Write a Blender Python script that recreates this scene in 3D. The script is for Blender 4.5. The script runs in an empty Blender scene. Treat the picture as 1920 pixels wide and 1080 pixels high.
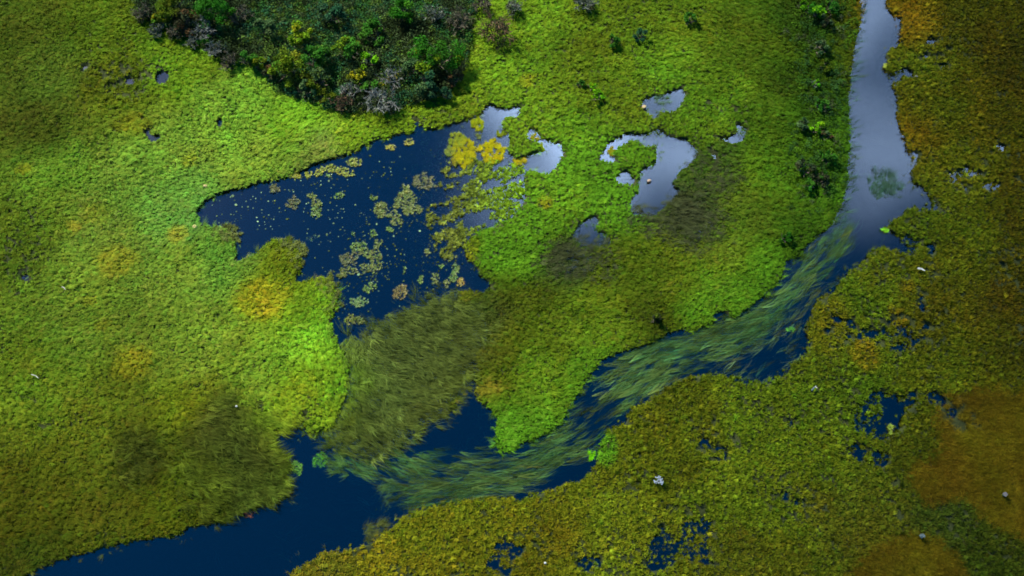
import bpy, math, random
import numpy as np
from mathutils import Vector

# ------------------------------------------------------------------ camera, sky, sun, exposure
scene = bpy.context.scene
C = scene.collection
R = math.radians
TILT, HFOV, DIST = 24.0, 55.0, 48.0
CAM_Z = DIST * math.cos(R(TILT))
CAM_Y = -DIST * math.sin(R(TILT))
cam_data = bpy.data.cameras.new('camera')
cam = bpy.data.objects.new('camera', cam_data)
C.objects.link(cam)
cam.location = (0, CAM_Y, CAM_Z)
cam.rotation_euler = (R(TILT), 0, 0)
cam_data.sensor_width = 36
cam_data.angle = R(HFOV)
cam_data.clip_end = 6000
scene.camera = cam

SUN_EL, SUN_AZ = 40.0, -42.0            # azimuth clockwise from +Y (the top of the picture)
sun_vec = Vector((math.sin(R(SUN_AZ)) * math.cos(R(SUN_EL)), math.cos(R(SUN_AZ)) * math.cos(R(SUN_EL)), math.sin(R(SUN_EL))))
sun_data = bpy.data.lights.new('sun', 'SUN')
sun_data.energy = 2.8
sun_data.angle = R(4.0)
sun_data.color = (1.0, 0.95, 0.86)
sun = bpy.data.objects.new('sun', sun_data)
sun.rotation_euler = sun_vec.to_track_quat('Z', 'Y').to_euler()
C.objects.link(sun)

world = bpy.data.worlds.new('World')
scene.world = world
world.use_nodes = True
wt = world.node_tree
wt.nodes.clear()
def WN(kind, **kw):
    n = wt.nodes.new(kind)
    for k, v in kw.items():
        setattr(n, k, v)
    return n
w_out = WN('ShaderNodeOutputWorld')
w_bg = WN('ShaderNodeBackground')
w_bg.inputs['Strength'].default_value = 0.085
w_sky = WN('ShaderNodeTexSky', sky_type='NISHITA')
w_sky.sun_disc = False
w_sky.sun_elevation = R(SUN_EL)
w_sky.sun_rotation = R(SUN_AZ)
w_sky.altitude = 200
w_sky.ozone_density = 3.0
w_sky.dust_density = 0.4
# broken cloud over the eastern half of the sky, thinning out westwards to clear blue
w_tc = WN('ShaderNodeTexCoord')
w_sep = WN('ShaderNodeSeparateXYZ')
wt.links.new(w_tc.outputs['Generated'], w_sep.inputs[0])
def WM(op, a, b=None, c=None):
    n = WN('ShaderNodeMath', operation=op)
    for i, v in enumerate((a, b, c)):
        if v is None:
            continue
        if isinstance(v, (int, float)):
            n.inputs[i].default_value = v
        else:
            wt.links.new(v, n.inputs[i])
    return n.outputs[0]
w_z = WM('MAXIMUM', w_sep.outputs[2], 0.06)
w_qx = WM('DIVIDE', w_sep.outputs[0], w_z)
w_qy = WM('DIVIDE', w_sep.outputs[1], w_z)
w_q = WN('ShaderNodeCombineXYZ')
wt.links.new(w_qx, w_q.inputs[0]); wt.links.new(w_qy, w_q.inputs[1])
w_n1 = WN('ShaderNodeTexNoise'); w_n1.inputs['Scale'].default_value = 5.0
w_n1.inputs['Detail'].default_value = 5.0; w_n1.inputs['Roughness'].default_value = 0.55
w_n1.inputs['Distortion'].default_value = 0.3
wt.links.new(w_q.outputs[0], w_n1.inputs['Vector'])
w_front = WM('SMOOTH_MIN', WM('MULTIPLY', WM('ADD', w_qx, 0.055), 1.3), WM('MULTIPLY', WM('SUBTRACT', w_qy, 0.525), 0.9), 0.08)
w_cov = WM('ADD', w_front, WM('MULTIPLY', WM('SUBTRACT', w_n1.outputs['Fac'], 0.5), 0.22))
w_map = WN('ShaderNodeMapRange', interpolation_type='SMOOTHSTEP')
w_map.inputs['From Min'].default_value = -0.04; w_map.inputs['From Max'].default_value = 0.11
w_map.inputs['To Min'].default_value = 0.0; w_map.inputs['To Max'].default_value = 0.9
wt.links.new(w_cov, w_map.inputs['Value'])
w_n2 = WN('ShaderNodeTexNoise'); w_n2.inputs['Scale'].default_value = 9.0; w_n2.inputs['Detail'].default_value = 4.0
wt.links.new(w_q.outputs[0], w_n2.inputs['Vector'])
w_cb = WM('ADD', WM('MULTIPLY', w_n2.outputs['Fac'], 16.0), 15.0)
w_cc = WN('ShaderNodeCombineColor')
wt.links.new(WM('MULTIPLY', w_cb, 0.58), w_cc.inputs[0])
wt.links.new(WM('MULTIPLY', w_cb, 0.81), w_cc.inputs[1])
wt.links.new(WM('MULTIPLY', w_cb, 1.22), w_cc.inputs[2])
w_mix = WN('ShaderNodeMix', data_type='RGBA')
w_thin = WN('ShaderNodeMapRange'); w_thin.inputs['From Min'].default_value = .38; w_thin.inputs['From Max'].default_value = .56; w_thin.inputs['To Min'].default_value = .22
w_n3 = WN('ShaderNodeTexNoise'); w_n3.inputs['Scale'].default_value = 9.0; w_n3.inputs['Detail'].default_value = 4.0
wt.links.new(w_q.outputs[0], w_n3.inputs['Vector']); wt.links.new(w_n3.outputs['Fac'], w_thin.inputs['Value'])
w_east = WN('ShaderNodeMapRange', interpolation_type='SMOOTHSTEP')      # the bank of cloud thins eastwards
w_east.inputs['From Min'].default_value = .04; w_east.inputs['From Max'].default_value = .34; w_east.inputs['To Min'].default_value = 1.0; w_east.inputs['To Max'].default_value = .32
wt.links.new(w_qx, w_east.inputs['Value'])
wt.links.new(WM('MULTIPLY', WM('MULTIPLY', w_map.outputs[0], w_thin.outputs[0]), w_east.outputs[0]), w_mix.inputs[0])
w_hs = WN('ShaderNodeHueSaturation'); w_hs.inputs['Saturation'].default_value = 1.8; w_hs.inputs['Value'].default_value = 0.46
wt.links.new(w_sky.outputs[0], w_hs.inputs['Color'])
wt.links.new(w_hs.outputs[0], w_mix.inputs[6])
wt.links.new(w_cc.outputs[0], w_mix.inputs[7])
wt.links.new(w_mix.outputs[2], w_bg.inputs['Color'])
wt.links.new(w_bg.outputs[0], w_out.inputs[0])

scene.view_settings.view_transform = 'Standard'
scene.view_settings.look = 'None'
scene.view_settings.gamma = 1.0
scene.view_settings.use_curve_mapping = False
scene.view_settings.exposure = 3.02
scene.cycles.max_bounces = 6
scene.cycles.diffuse_bounces = 3
scene.cycles.glossy_bounces = 2
scene.cycles.transparent_max_bounces = 10
scene.cycles.volume_bounces = 0
scene.cycles.use_denoising = True
scene.cycles.filter_width = 1.75

ALBEDO = 0.62       # scale between a plant's look in the picture's light and its own reflectance
RNG = np.random.default_rng(11)
random.seed(5)

# ------------------------------------------------------------------ mapping and fields (world metres)
_t = math.tan(R(HFOV) / 2)
def w_of(u, v, z=0.0):
    """the point of the plane at height z that the survey coordinates (u, v) name"""
    u = np.asarray(u, float); v = np.asarray(v, float)
    a = (u - 960) / 960 * _t
    b = (540 - v) / 960 * _t
    ct, st = math.cos(R(TILT)), math.sin(R(TILT))
    dy = b * ct + st
    dz = b * st - ct
    k = (z - CAM_Z) / dz
    return a * k, CAM_Y + dy * k
def W(u, v):
    x, y = w_of(u, v)
    return float(x), float(y)
def pscale(v):
    """metres per survey unit near row v"""
    x0, _ = w_of(960, v); x1, _ = w_of(1060, v)
    return float(x1 - x0) / 100

X0, X1, Y0, Y1, RES = -36.0, 36.0, -20.0, 25.0, 0.06
NX, NY = int((X1 - X0) / RES) + 1, int((Y1 - Y0) / RES) + 1
gx = X0 + np.arange(NX) * RES
gy = Y0 + np.arange(NY) * RES
GX, GY = np.meshgrid(gx, gy)

_tabs = {}
def vnoise(x, y, s, seed=0):
    if seed not in _tabs:
        _tabs[seed] = np.random.default_rng(1000 + seed).random((256, 256))
    T = _tabs[seed]
    xs, ys = x / s + 51.3, y / s + 17.7
    i, j = np.floor(xs).astype(int), np.floor(ys).astype(int)
    f, g = xs - i, ys - j
    f = f * f * (3 - 2 * f); g = g * g * (3 - 2 * g)
    i &= 255; j &= 255
    i1, j1 = (i + 1) & 255, (j + 1) & 255
    return (T[j, i] * (1 - f) + T[j, i1] * f) * (1 - g) + (T[j1, i] * (1 - f) + T[j1, i1] * f) * g
def fbm(x, y, s, seed=0, o=4, r=0.5):
    t = 0; a = 1; n = 0
    for k in range(o):
        t = t + a * vnoise(x, y, s / 2 ** k, seed + k); n += a; a *= r
    return t / n
WX = GX + 0.34 * (fbm(GX, GY, 1.3, 3) - 0.5) + 0.16 * (vnoise(GX, GY, 0.3, 8) - 0.5)
WY = GY + 0.34 * (fbm(GX, GY, 1.3, 13) - 0.5) + 0.16 * (vnoise(GX, GY, 0.3, 18) - 0.5)

def raster(poly, warp=True):
    u, v = zip(*poly)
    px, py = w_of(u, v)
    m = np.zeros((NY, NX), bool)
    i0 = max(0, int((px.min() - X0 - 1) / RES)); i1 = min(NX, int((px.max() - X0 + 1) / RES) + 1)
    j0 = max(0, int((py.min() - Y0 - 1) / RES)); j1 = min(NY, int((py.max() - Y0 + 1) / RES) + 1)
    if i0 >= i1 or j0 >= j1:
        return m
    A = (WX if warp else GX)[j0:j1, i0:i1]; B = (WY if warp else GY)[j0:j1, i0:i1]
    r = np.zeros(A.shape, bool)
    n = len(px)
    for k in range(n):
        x1, y1, x2, y2 = px[k], py[k], px[(k + 1) % n], py[(k + 1) % n]
        if y1 == y2:
            continue
        c = ((y1 > B) != (y2 > B)) & (A < (x2 - x1) * (B - y1) / (y2 - y1) + x1)
        r ^= c
    m[j0:j1, i0:i1] = r
    return m
def blur(a, rad):
    a = a.astype(np.float32)
    n = max(1, int(rad / RES))
    for _ in range(2):
        for ax in (0, 1):
            p = np.pad(a, [(n + 1, n) if k == ax else (0, 0) for k in (0, 1)], mode='edge')
            c = np.cumsum(p, axis=ax, dtype=np.float64)
            k = 2 * n + 1
            a = ((c[k:] - c[:-k]) if ax == 0 else (c[:, k:] - c[:, :-k])) / k
            a = a.astype(np.float32)
    return a
def ell(u, v, ru, rv, soft=0.35):
    """soft ellipse on the ground, 1 inside and 0 outside"""
    x, y = W(u, v)
    x1, _ = W(u + ru, v); _, y1 = W(u, v - rv)
    d = np.sqrt(((WX - x) / (x1 - x)) ** 2 + ((WY - y) / (y1 - y)) ** 2)
    return np.clip((1 + soft / 2 - d) / soft, 0, 1)
def at(F, x, y):
    i = np.clip(((x - X0) / RES + 0.5).astype(int), 0, NX - 1)
    j = np.clip(((y - Y0) / RES + 0.5).astype(int), 0, NY - 1)
    return F[j, i]

POND = [(368,400),(374,388),(390,374),(420,362),(452,356),(490,346),(530,333),(562,327),(600,310),(640,297),(672,287),(692,274),(712,264),(745,257),(770,250),(783,243),
        (776,228),(775,217),(781,222),(786,234),(797,243),(815,244),(840,235),(865,229),(880,226),(884,214),(905,214),(907,201),(920,200),(930,207),(958,207),(978,196),(973,213),(970,221),(947,222),
        (938,230),(947,247),(958,260),(950,280),(965,300),(985,318),(985,345),(987,370),(962,403),(927,423),(893,430),(870,450),(868,474),(893,503),(900,520),(930,530),(905,548),(870,545),
        (840,548),(790,555),(740,585),(707,600),(673,613),(652,640),(642,650),(630,628),(622,600),(630,588),(637,563),(633,537),(610,518),(580,521),(568,531),(554,528),(567,512),(570,493),(560,467),(535,451),(511,450),(480,473),(460,483),
        (437,490),(445,473),(443,452),(420,424),(395,421),(377,421)]
P1 = [(988,250),(993,240),(1010,248),(1015,262),(1027,263),(1033,258),(1040,270),(1057,273),(1055,293),(1043,310),(1030,328),(1010,323),(987,317),(977,313),(980,297),(993,290),(1017,287),(1021,275),(1003,263),(993,262)]
P2 = [(1203,193),(1225,184),(1247,178),(1267,173),(1278,166),(1287,176),(1273,200),(1263,211),(1240,206),(1230,227),(1221,222),(1210,208)]
P3 = [(1120,297),(1137,273),(1170,250),(1200,254),(1237,243),(1250,260),(1280,265),(1300,281),(1312,287),(1296,305),(1270,325),(1255,345),(1277,358),(1262,375),(1240,395),(1213,408),(1183,405),(1178,388),(1198,362),
      (1204,346),(1165,345),(1153,334),(1172,322),(1195,326),(1200,312),(1185,305),(1160,310),(1140,303)]
P4 = [(1330,255),(1353,260),(1380,254),(1388,242),(1380,230),(1386,229),(1396,236),(1399,248),(1392,264),(1373,270),(1347,266)]
P5 = [(1117,402),(1123,417),(1111,430),(1130,440),(1147,450),(1133,462),(1097,462),(1073,443),(1087,427),(1103,410)]
CHAN_UP = [(1608,-250),(1610,0),(1613,33),(1610,67),(1600,117),(1596,150),(1590,200),(1594,250),(1590,300),(1588,350),(1575,395),(1547,433),(1520,460),(1497,478),(1484,486),(1472,500),(1466,530),(1450,537),(1425,565),(1390,593),(1363,613),(1323,613),(1280,623),
           (1250,632),(1207,653),(1187,657),(1157,664),(1128,676),(1122,690),(1100,715),(1080,740),(1077,753),(1057,782),(1055,795),(1023,817),(990,833),(957,847),(927,848),(900,848),(850,852),(800,848),(740,852),(690,858),(640,852),(612,830),
           (600,812),(575,819),(566,803),(548,803),(527,808),(505,824),(533,847),(547,867),(540,893),(537,917),(540,935),(500,944),(467,957),(443,967),(413,980),(367,987),(333,1007),(310,1013),(267,1010),(233,1017),(187,1030),(147,1040),(107,1053),(60,1076),(0,1105),(-300,1200),
           (-250,1500),(440,1400),(520,1100),(553,1067),(593,1047),(603,1034),(623,1037),(650,1030),(680,1022),(712,1008),(740,987),(757,973),(783,960),(797,950),(827,943),(873,934),(920,934),(973,937),(987,927),(1023,920),(1073,907),(1100,890),(1113,873),(1120,840),(1130,820),(1142,803),
           (1170,797),(1173,780),(1171,769),(1190,760),(1220,741),(1263,720),(1300,700),(1347,703),(1400,717),(1440,712),(1467,697),(1493,677),(1513,653),(1527,646),(1511,632),(1513,607),(1520,580),(1533,560),(1563,547),(1577,530),(1590,507),(1613,490),(1627,477),(1647,463),(1673,461),(1693,475),(1717,475),(1720,467),
           (1693,455),(1677,438),(1653,432),(1673,415),(1702,400),(1703,380),(1740,392),(1763,393),(1745,380),(1737,363),(1733,358),(1710,343),(1702,320),(1717,310),(1725,290),(1713,283),(1692,290),(1698,273),(1693,253),(1683,227),(1677,187),(1667,161),(1690,150),(1717,147),(1703,133),(1687,133),
           (1667,146),(1653,134),(1663,120),(1657,103),(1663,93),(1680,88),(1687,70),(1687,33),(1663,20),(1660,0),(1655,-250)]
INNER = [(887,702),(893,722),(886,740),(905,757),(925,772),(937,787),(927,797),(930,817),(925,852),(850,858),(765,852),(733,850),(740,838),(767,820),(780,800),(797,795),(840,777),(853,773),(867,742),(864,720),(878,706)]
SMALL = [[(1473,488),(1490,488),(1505,508),(1512,516),(1490,528),(1462,540),(1458,530),(1470,515)], [(1335,598),(1350,590),(1366,592),(1362,608),(1340,610)], [(153,122),(167,118),(168,132),(155,136)], [(405,220),(419,222),(414,246),(404,240)],
         [(272,240),(283,236),(282,252),(268,250)], [(298,138),(318,140),(312,158),(294,160)], [(30,518),(52,514),(50,528),(34,526)], [(30,548),(37,544),(36,556),(30,556)], [(483,750),(490,750),(488,775),(481,775)],
         [(275,255),(300,252),(304,262),(282,266)], [(72,795),(96,792),(98,800),(76,800)], [(1323,192),(1330,190),(1334,199),(1326,200)], [(1340,201),(1355,203),(1350,209),(1341,207)], [(1378,203),(1386,200),(1384,210),(1378,210)],
         [(1297,255),(1306,256),(1304,262),(1298,262)], [(1340,310),(1346,300),(1342,287),(1330,282),(1326,286),(1336,296)], [(460,655),(464,652),(465,658),(461,660)],
         [(1740,455),(1750,455),(1755,470),(1745,480),(1738,468)], [(1225,664),(1240,660),(1252,668),(1240,690),(1205,688),(1205,668)], [(562,790),(572,765),(577,772),(572,800),(560,806)],
         [(1650,740),(1674,741),(1685,760),(1716,730),(1718,753),(1697,770),(1684,787),(1670,808),(1650,822),(1620,806),(1600,812),(1613,792),(1635,788),(1655,770)], [(1637,843),(1650,850),(1658,858),(1670,846),(1668,864),(1652,878),(1640,866)], [(1593,843),(1608,848),(1618,856),(1614,868),(1600,862)],
         [(1740,742),(1755,739),(1777,750),(1765,758),(1742,757)], [(1675,952),(1682,950),(1690,972),(1682,974)], [(1213,1012),(1236,1010),(1251,1025),(1240,1050),(1220,1044)], [(1215,745),(1225,738),(1228,748)]]
ISLES = [[(1160,275),(1180,262),(1200,266),(1214,276),(1224,263),(1234,276),(1236,300),(1226,313),(1206,320),(1204,345),(1190,345),(1188,322),(1160,320),(1150,300)], [(1145,280),(1155,277),(1156,290),(1146,291)], [(1003,256),(1010,258),(1008,266),(1000,264)]]
# ragged holes of water among the low plants: centre, half-widths, share of the surface that is open
HOLES = [(1310,1010,48,85,.55),(1240,1030,50,60,.45),(945,1045,45,45,.6),(1690,625,60,45,.5),(1610,625,55,35,.5),(1640,780,75,60,.5),(1620,855,40,30,.4),(1820,340,90,40,.35),(1730,380,60,35,.3),(1750,100,60,50,.25),
         (1700,460,60,30,.35),(1350,835,60,40,.3),(1480,790,50,40,.25),(1740,590,50,60,.3),(1790,780,60,40,.3),(1660,510,70,40,.2),(1880,310,60,60,.25),(1500,950,90,50,.22),(1420,690,80,60,.15),(760,1065,40,20,.4),(1130,1060,80,25,.3),
         (245,140,90,60,.10),(40,480,50,70,.15),(980,900,40,60,.0),(1560,600,40,40,.35),(1780,970,60,40,.25),(1690,920,40,60,.2),(1580,740,60,50,.25),(1900,500,40,80,.12)]

water = np.zeros((NY, NX), bool)
for p in (POND, P1, P2, P3, P4, P5, CHAN_UP, INNER, *SMALL):
    water |= raster(p)
for p in ISLES:
    water &= ~raster(p)
n_hole = fbm(GX * 1.0, GY * 1.35, 0.28, 23, 3, 0.8)
for u, v, a, b, s in HOLES:
    if s > 0:
        s = s * 1.08; e = ell(u, v, a * 1.15, b * 1.15, 1.1)
        water |= (n_hole * 1.0 + (e - 1) * 0.5) > (0.665 - 0.27 * s)
DULLP = [(640,633),(655,640),(673,613),(707,600),(740,585),(790,555),(840,545),(875,545),(905,560),(915,620),(905,680),(885,700),(864,720),(867,742),(853,773),(840,777),(797,795),(780,800),(767,820),(735,850),(690,858),(640,855),(608,835),(622,805),(648,770),(660,690),(663,655)]
dull = raster(DULLP) | raster([(636,640),(672,640),(676,690),(664,770),(630,815),(605,835),(600,815),(632,790),(650,740),(656,690)])
_e = blur(dull, 1.0) + .9 * (fbm(GX, GY, 1.0, 251) - .5)
_east = GX > W(838, 620)[0]
dull = np.where(_east & ~water, (_e > .5) & (GX < W(960, 620)[0]), dull) & ~(water & ~dull)
heath = raster([(245,-300),(250,0),(258,25),(300,48),(340,70),(370,82),(395,98),(430,122),(460,125),(500,146),(520,170),(560,190),(600,200),(640,213),(740,212),(765,200),(830,185),(862,155),(885,80),(890,0),(900,-300)])
right = raster([(1655,-400),(1660,0),(1690,60),(1660,130),(1680,190),(1700,280),(1735,365),(1690,400),(1655,430),(1690,465),(1630,477),(1580,525),(1530,562),(1515,600),(1510,655),(1440,712),(1300,700),(1200,755),(1140,803),(1110,880),(1023,920),(900,936),(783,960),(712,1008),(600,1036),(520,1100),(440,1400),(2800,1500),(2800,-400)], False)
left = raster([(-700,-500),(690,-500),(690,250),(660,287),(600,310),(490,346),(420,362),(368,400),(377,421),(443,470),(500,470),(560,528),(620,600),(645,650),(660,690),(648,770),(610,815),(505,824),(545,870),(538,935),(310,1013),(60,1076),(-300,1200),(-800,1200)], False)
hummock = np.clip(blur(raster([(690,250),(700,225),(870,180),(900,90),(950,0),(1000,-300),(1300,-300),(1250,60),(1230,130),(1330,150),(1420,220),(1400,270),(1300,300),(1250,400),(1160,440),(1060,440),(900,520),(860,480),(860,330),(960,250),(800,245)]), 0.7) + 0.9 * ell(235, 150, 85, 75, .6) + 0.7 * ell(30, 470, 70, 110, .6), 0, 1)
flow_grass = raster([(612,842),(690,850),(740,850),(800,846),(850,852),(930,850),(990,836),(1057,795),(1077,755),(1126,685),(1190,658),(1250,632),(1323,613),(1390,593),(1425,565),(1462,545),(1500,520),(1497,480),(1547,433),(1580,420),(1596,445),(1575,480),(1540,512),(1500,545),(1455,600),(1400,652),(1330,678),(1250,716),(1160,772),(1132,800),(1092,850),(1050,886),(985,912),(905,934),(800,947),(742,947),(722,920),(712,890),(660,885),(620,870)])
flow_dim = raster([(1395,650),(1455,600),(1500,545),(1560,500),(1577,530),(1533,560),(1513,607),(1512,655),(1467,700),(1400,718),(1330,705),(1260,722),(1330,680)])
bank_fringe = raster([(1585,-300),(1590,30),(1580,120),(1570,200),(1572,300),(1565,380),(1530,450),(1490,485),(1520,490),(1580,430),(1603,350),(1600,250),(1597,200),(1604,140),(1614,60),(1616,-300)])
wet_hollow = np.clip(1.0 * ell(1290, 420, 65, 50, .8) + ell(1075, 490, 75, 40, .8) + .8 * ell(1340, 335, 50, 40, .8) + .7 * ell(1200, 420, 40, 30, .8), 0, 1)   # flooded thin growth in the middle meadow

# ground relief: banks, pond bed, channel bed
wb = blur(water | dull, 0.18)
wb2 = blur(water, 0.9)
shallow = np.maximum(blur(dull, 0.5), np.maximum(0.7 * blur(raster(INNER), 0.5), 0.55 * blur(flow_grass | flow_dim, .5)))
land_h = 0.11 + 0.05 * (fbm(GX, GY, 2.2, 31) - 0.5) + 0.10 * hummock * (fbm(GX, GY, 0.5, 37) - 0.3) - 0.11 * wet_hollow
bed = -(0.35 + 1.15 * wb2 ** 2) * (1 - shallow) - 0.10 * shallow - 0.35 * np.maximum(0.7 * blur(raster(INNER), .5), .6 * blur(flow_grass | flow_dim, .5))
land_h = np.maximum(land_h, .035 - .09 * wet_hollow)
bed = bed + (.55 * (fbm(GX, GY, 3.2, 211) - .5) + .2 * (fbm(GX, GY, .7, 215) - .5)) * wb2 * (1 - shallow)
bed = np.minimum(bed, -.06)
f = np.clip((wb - 0.25) / 0.5, 0, 1); f = f * f * (3 - 2 * f)
H = (land_h * (1 - f) + bed * f).astype(np.float32)

# ------------------------------------------------------------------ plant colours surveyed over the marsh
def lin(c):
    c = np.asarray(c, float) / 255
    return np.where(c <= 0.04045, c / 12.92, ((c + 0.055) / 1.055) ** 2.4)
SWATCH = [(50,50,80,98,18),(200,40,85,108,12),(100,150,90,115,28),(60,220,80,90,18),(230,160,92,105,12),(330,130,105,142,22),(430,200,112,156,42),(560,230,112,160,32),(640,250,115,150,30),(100,330,102,140,34),(300,300,118,152,45),(480,310,126,156,46),(600,285,122,142,52),
 (350,400,92,146,52),(330,370,104,148,50),(60,450,90,114,22),(200,430,112,142,42),(330,500,120,145,42),(430,500,108,150,46),(530,500,112,132,12),(600,570,112,150,22),(600,650,112,162,32),(640,720,94,140,10),(150,600,106,134,34),(350,650,116,142,38),(500,700,118,150,38),(50,700,98,124,24),
 (150,800,106,124,24),(350,760,110,124,18),(550,760,126,154,22),(600,800,112,140,6),(450,850,54,64,18),(400,800,54,60,18),(430,900,60,72,16),(260,860,66,70,14),(350,920,94,108,6),(480,920,80,98,26),(100,900,90,98,16),(200,980,86,94,16),(50,1000,80,86,12),(60,1050,70,84,16),
 (700,225,108,140,16),(850,190,108,136,12),(950,130,108,146,10),(1000,60,104,144,12),(1100,100,96,122,10),(1150,200,98,122,8),(1000,200,112,146,12),(1080,270,98,150,18),(1100,320,86,140,24),(1300,60,98,126,14),(1250,130,98,138,12),(1400,80,78,102,8),(1450,150,60,82,8),(1500,50,52,76,14),(1350,170,94,128,8),
 (1420,230,78,110,8),(1540,200,46,78,10),(1565,250,70,122,8),(1350,220,104,142,12),(1350,300,66,95,24),(1450,330,80,116,14),(1560,350,66,118,8),(1400,400,78,102,20),(1500,430,58,92,12),(1290,410,50,54,32),(1060,360,102,150,12),(960,440,92,146,8),(1000,470,86,138,8),(1150,380,84,142,18),(1060,490,50,64,32),(1150,500,76,95,14),
 (1250,480,86,106,10),(1350,480,92,116,24),(1430,520,78,124,10),(1000,560,76,90,14),(1100,580,90,110,10),(1250,560,95,116,8),(1350,560,82,124,10),(950,640,94,114,18),(1050,660,94,118,14),(1150,620,98,124,8),(1230,600,70,80,10),(1300,580,86,132,8),(1100,700,88,136,8),(1000,720,98,136,6),(1010,780,94,144,10),(960,800,78,138,16),(940,700,80,98,10),(920,740,98,112,24),
 (905,600,66,78,24),(915,660,76,86,22),(700,620,54,68,36),(800,600,54,64,32),(850,650,64,70,28),(750,680,64,78,38),(700,750,68,88,38),(800,740,70,74,24),(680,820,64,78,34),
 (1700,30,132,108,10),(1800,50,84,82,12),(1890,100,80,72,8),(1720,110,98,106,8),(1750,200,100,104,8),(1850,230,94,90,8),(1700,250,122,104,10),(1800,330,104,108,16),(1890,380,80,72,8),(1700,430,94,106,10),(1800,470,88,96,12),(1640,510,100,110,6),(1600,570,88,110,6),(1750,560,92,88,8),(1890,560,88,78,8),(1550,600,112,114,6),
 (1500,730,92,110,8),(1600,720,82,100,12),(1800,680,90,94,8),(1890,700,84,82,8),(1720,830,76,82,12),(1870,1050,62,72,12),(1780,980,66,76,18),(1640,1000,94,94,18),(1500,850,92,110,12),(1400,780,94,116,8),(1350,900,95,114,12),(1450,950,90,104,12),(1550,950,92,96,18),(1300,780,94,100,12),(1220,800,98,104,8),(1250,880,94,100,14),
 (1150,850,98,104,10),(1170,790,102,116,6),(1150,950,102,114,8),(1050,980,104,100,12),(900,970,108,114,10),(800,1000,118,122,8),(700,1060,136,128,16),(620,1060,120,114,26),(1000,1050,102,102,16),(1150,1050,104,114,12),(1400,1060,90,94,16),(1900,900,90,74,10)]
PATCH = [(490,562,44,36,152,152,20,.85),(248,680,32,28,144,142,26,.8),(220,495,34,26,142,144,32,.75),(180,400,26,16,130,148,30,.5),(332,441,17,15,158,150,40,.7),(140,426,11,10,150,138,35,.6),(195,612,18,12,138,140,30,.6),(170,570,14,9,138,140,30,.5),(45,320,14,10,150,145,20,.6),
         (355,305,16,12,138,150,18,.5),(880,470,18,26,128,128,18,.6),(1020,385,12,8,150,140,12,.7),(1700,40,24,44,128,106,8,.65),(1698,245,22,36,116,102,8,.5),(1620,668,24,28,132,108,10,.7),(1550,615,30,40,116,112,8,.5),(1680,595,14,16,136,108,10,.6),(1700,540,14,12,128,104,8,.6),(990,155,14,10,156,146,12,.6),(250,235,34,18,118,112,8,.6),
         (1130,840,22,28,84,150,10,.8),(1110,853,12,12,100,165,10,1),(640,770,18,30,120,150,4,.5),(920,730,18,14,128,118,30,.6),(880,735,20,10,120,110,30,.6),(1240,145,50,10,98,150,40,.4),(960,810,26,36,78,140,22,.6),(870,555,22,14,96,102,14,.7)]
RUST = [[(1700,890),(1720,870),(1775,870),(1770,830),(1745,770),(1740,758),(1800,745),(1860,742),(2100,735),(2200,1010),(1960,1016),(1915,1010),(1850,985),(1835,950),(1800,925),(1740,955),(1700,915)], [(1590,1085),(1610,1055),(1650,1030),(1680,1010),(1740,1008),(1775,1030),(1800,1055),(1805,1090),(1790,1300),(1570,1300)]]
rust = raster(RUST[0]) | raster(RUST[1])
rust_soft = np.clip((blur(rust, .5) + .3 * (n_hole - .5) - .35) * 3, 0, 1)
_cx = np.arange(X0, X1 + .4, .4); _cy = np.arange(Y0, Y1 + .4, .4)
CXG, CYG = np.meshgrid(_cx, _cy)
sx, sy = w_of([s[0] for s in SWATCH], [s[1] for s in SWATCH])
scol = lin([s[2:] for s in SWATCH])
d2 = (CXG[..., None] - sx) ** 2 + (CYG[..., None] - sy) ** 2
scol = scol * np.where(sx > 14.5, .92, np.where((sx > -6) & (sy > -9), .86, 1.0))[:, None]
wgt = 1 / (d2 + 0.7) ** 2
COLC = (wgt[..., None] * scol).sum(2) / wgt.sum(2)[..., None]
def sample_coarse(F, x, y):
    a = np.clip((x - X0) / .4, 0, F.shape[1] - 1.001); b = np.clip((y - Y0) / .4, 0, F.shape[0] - 1.001)
    i, j = a.astype(int), b.astype(int)
    s, t = (a - i)[:, None], (b - j)[:, None]
    return (F[j, i] * (1 - s) + F[j, i + 1] * s) * (1 - t) + (F[j + 1, i] * (1 - s) + F[j + 1, i + 1] * s) * t
PATCHF = [(ell(p[0], p[1], p[2] * 1.1, p[3] * 1.1, .55), lin(p[4:7]), p[7]) for p in PATCH]
def colour(x, y, amp=0.25):
    """plant colour at the points: surveyed tone, patches, clumps and single-plant scatter"""
    n = len(x)
    jx = x + 0.9 * (fbm(x, y, 1.6, 41) - 0.5) * 2
    jy = y + 0.9 * (fbm(x, y, 1.6, 51) - 0.5) * 2
    c = sample_coarse(COLC, jx, jy)
    for F, col, k in PATCHF:
        w = (at(F, x, y) * k * RNG.uniform(.6, 1.1, n)).clip(0, 1)[:, None]
        c = c * (1 - w) + col * w
    g = np.exp(amp * RNG.standard_normal(n) + 0.55 * (fbm(x, y, 0.9, 61) - 0.5) + 0.5 * (fbm(x, y, 4.0, 71) - 0.5))
    hue = 0.07 * RNG.standard_normal(n) + 0.3 * (fbm(x, y, 1.4, 81) - 0.5)
    c = c * g[:, None]
    c[:, 0] *= np.where(x > 13, .98, 1.05) * np.exp(hue); c[:, 1] *= np.exp(-0.35 * hue)
    c[:, 0] = np.maximum(c[:, 0], .39 * c[:, 1])
    c[:, 2] = np.maximum(c[:, 2] * .95, 0.035 * c[:, 1])
    return np.clip(c * ALBEDO, 0.002, 0.75)

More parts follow.
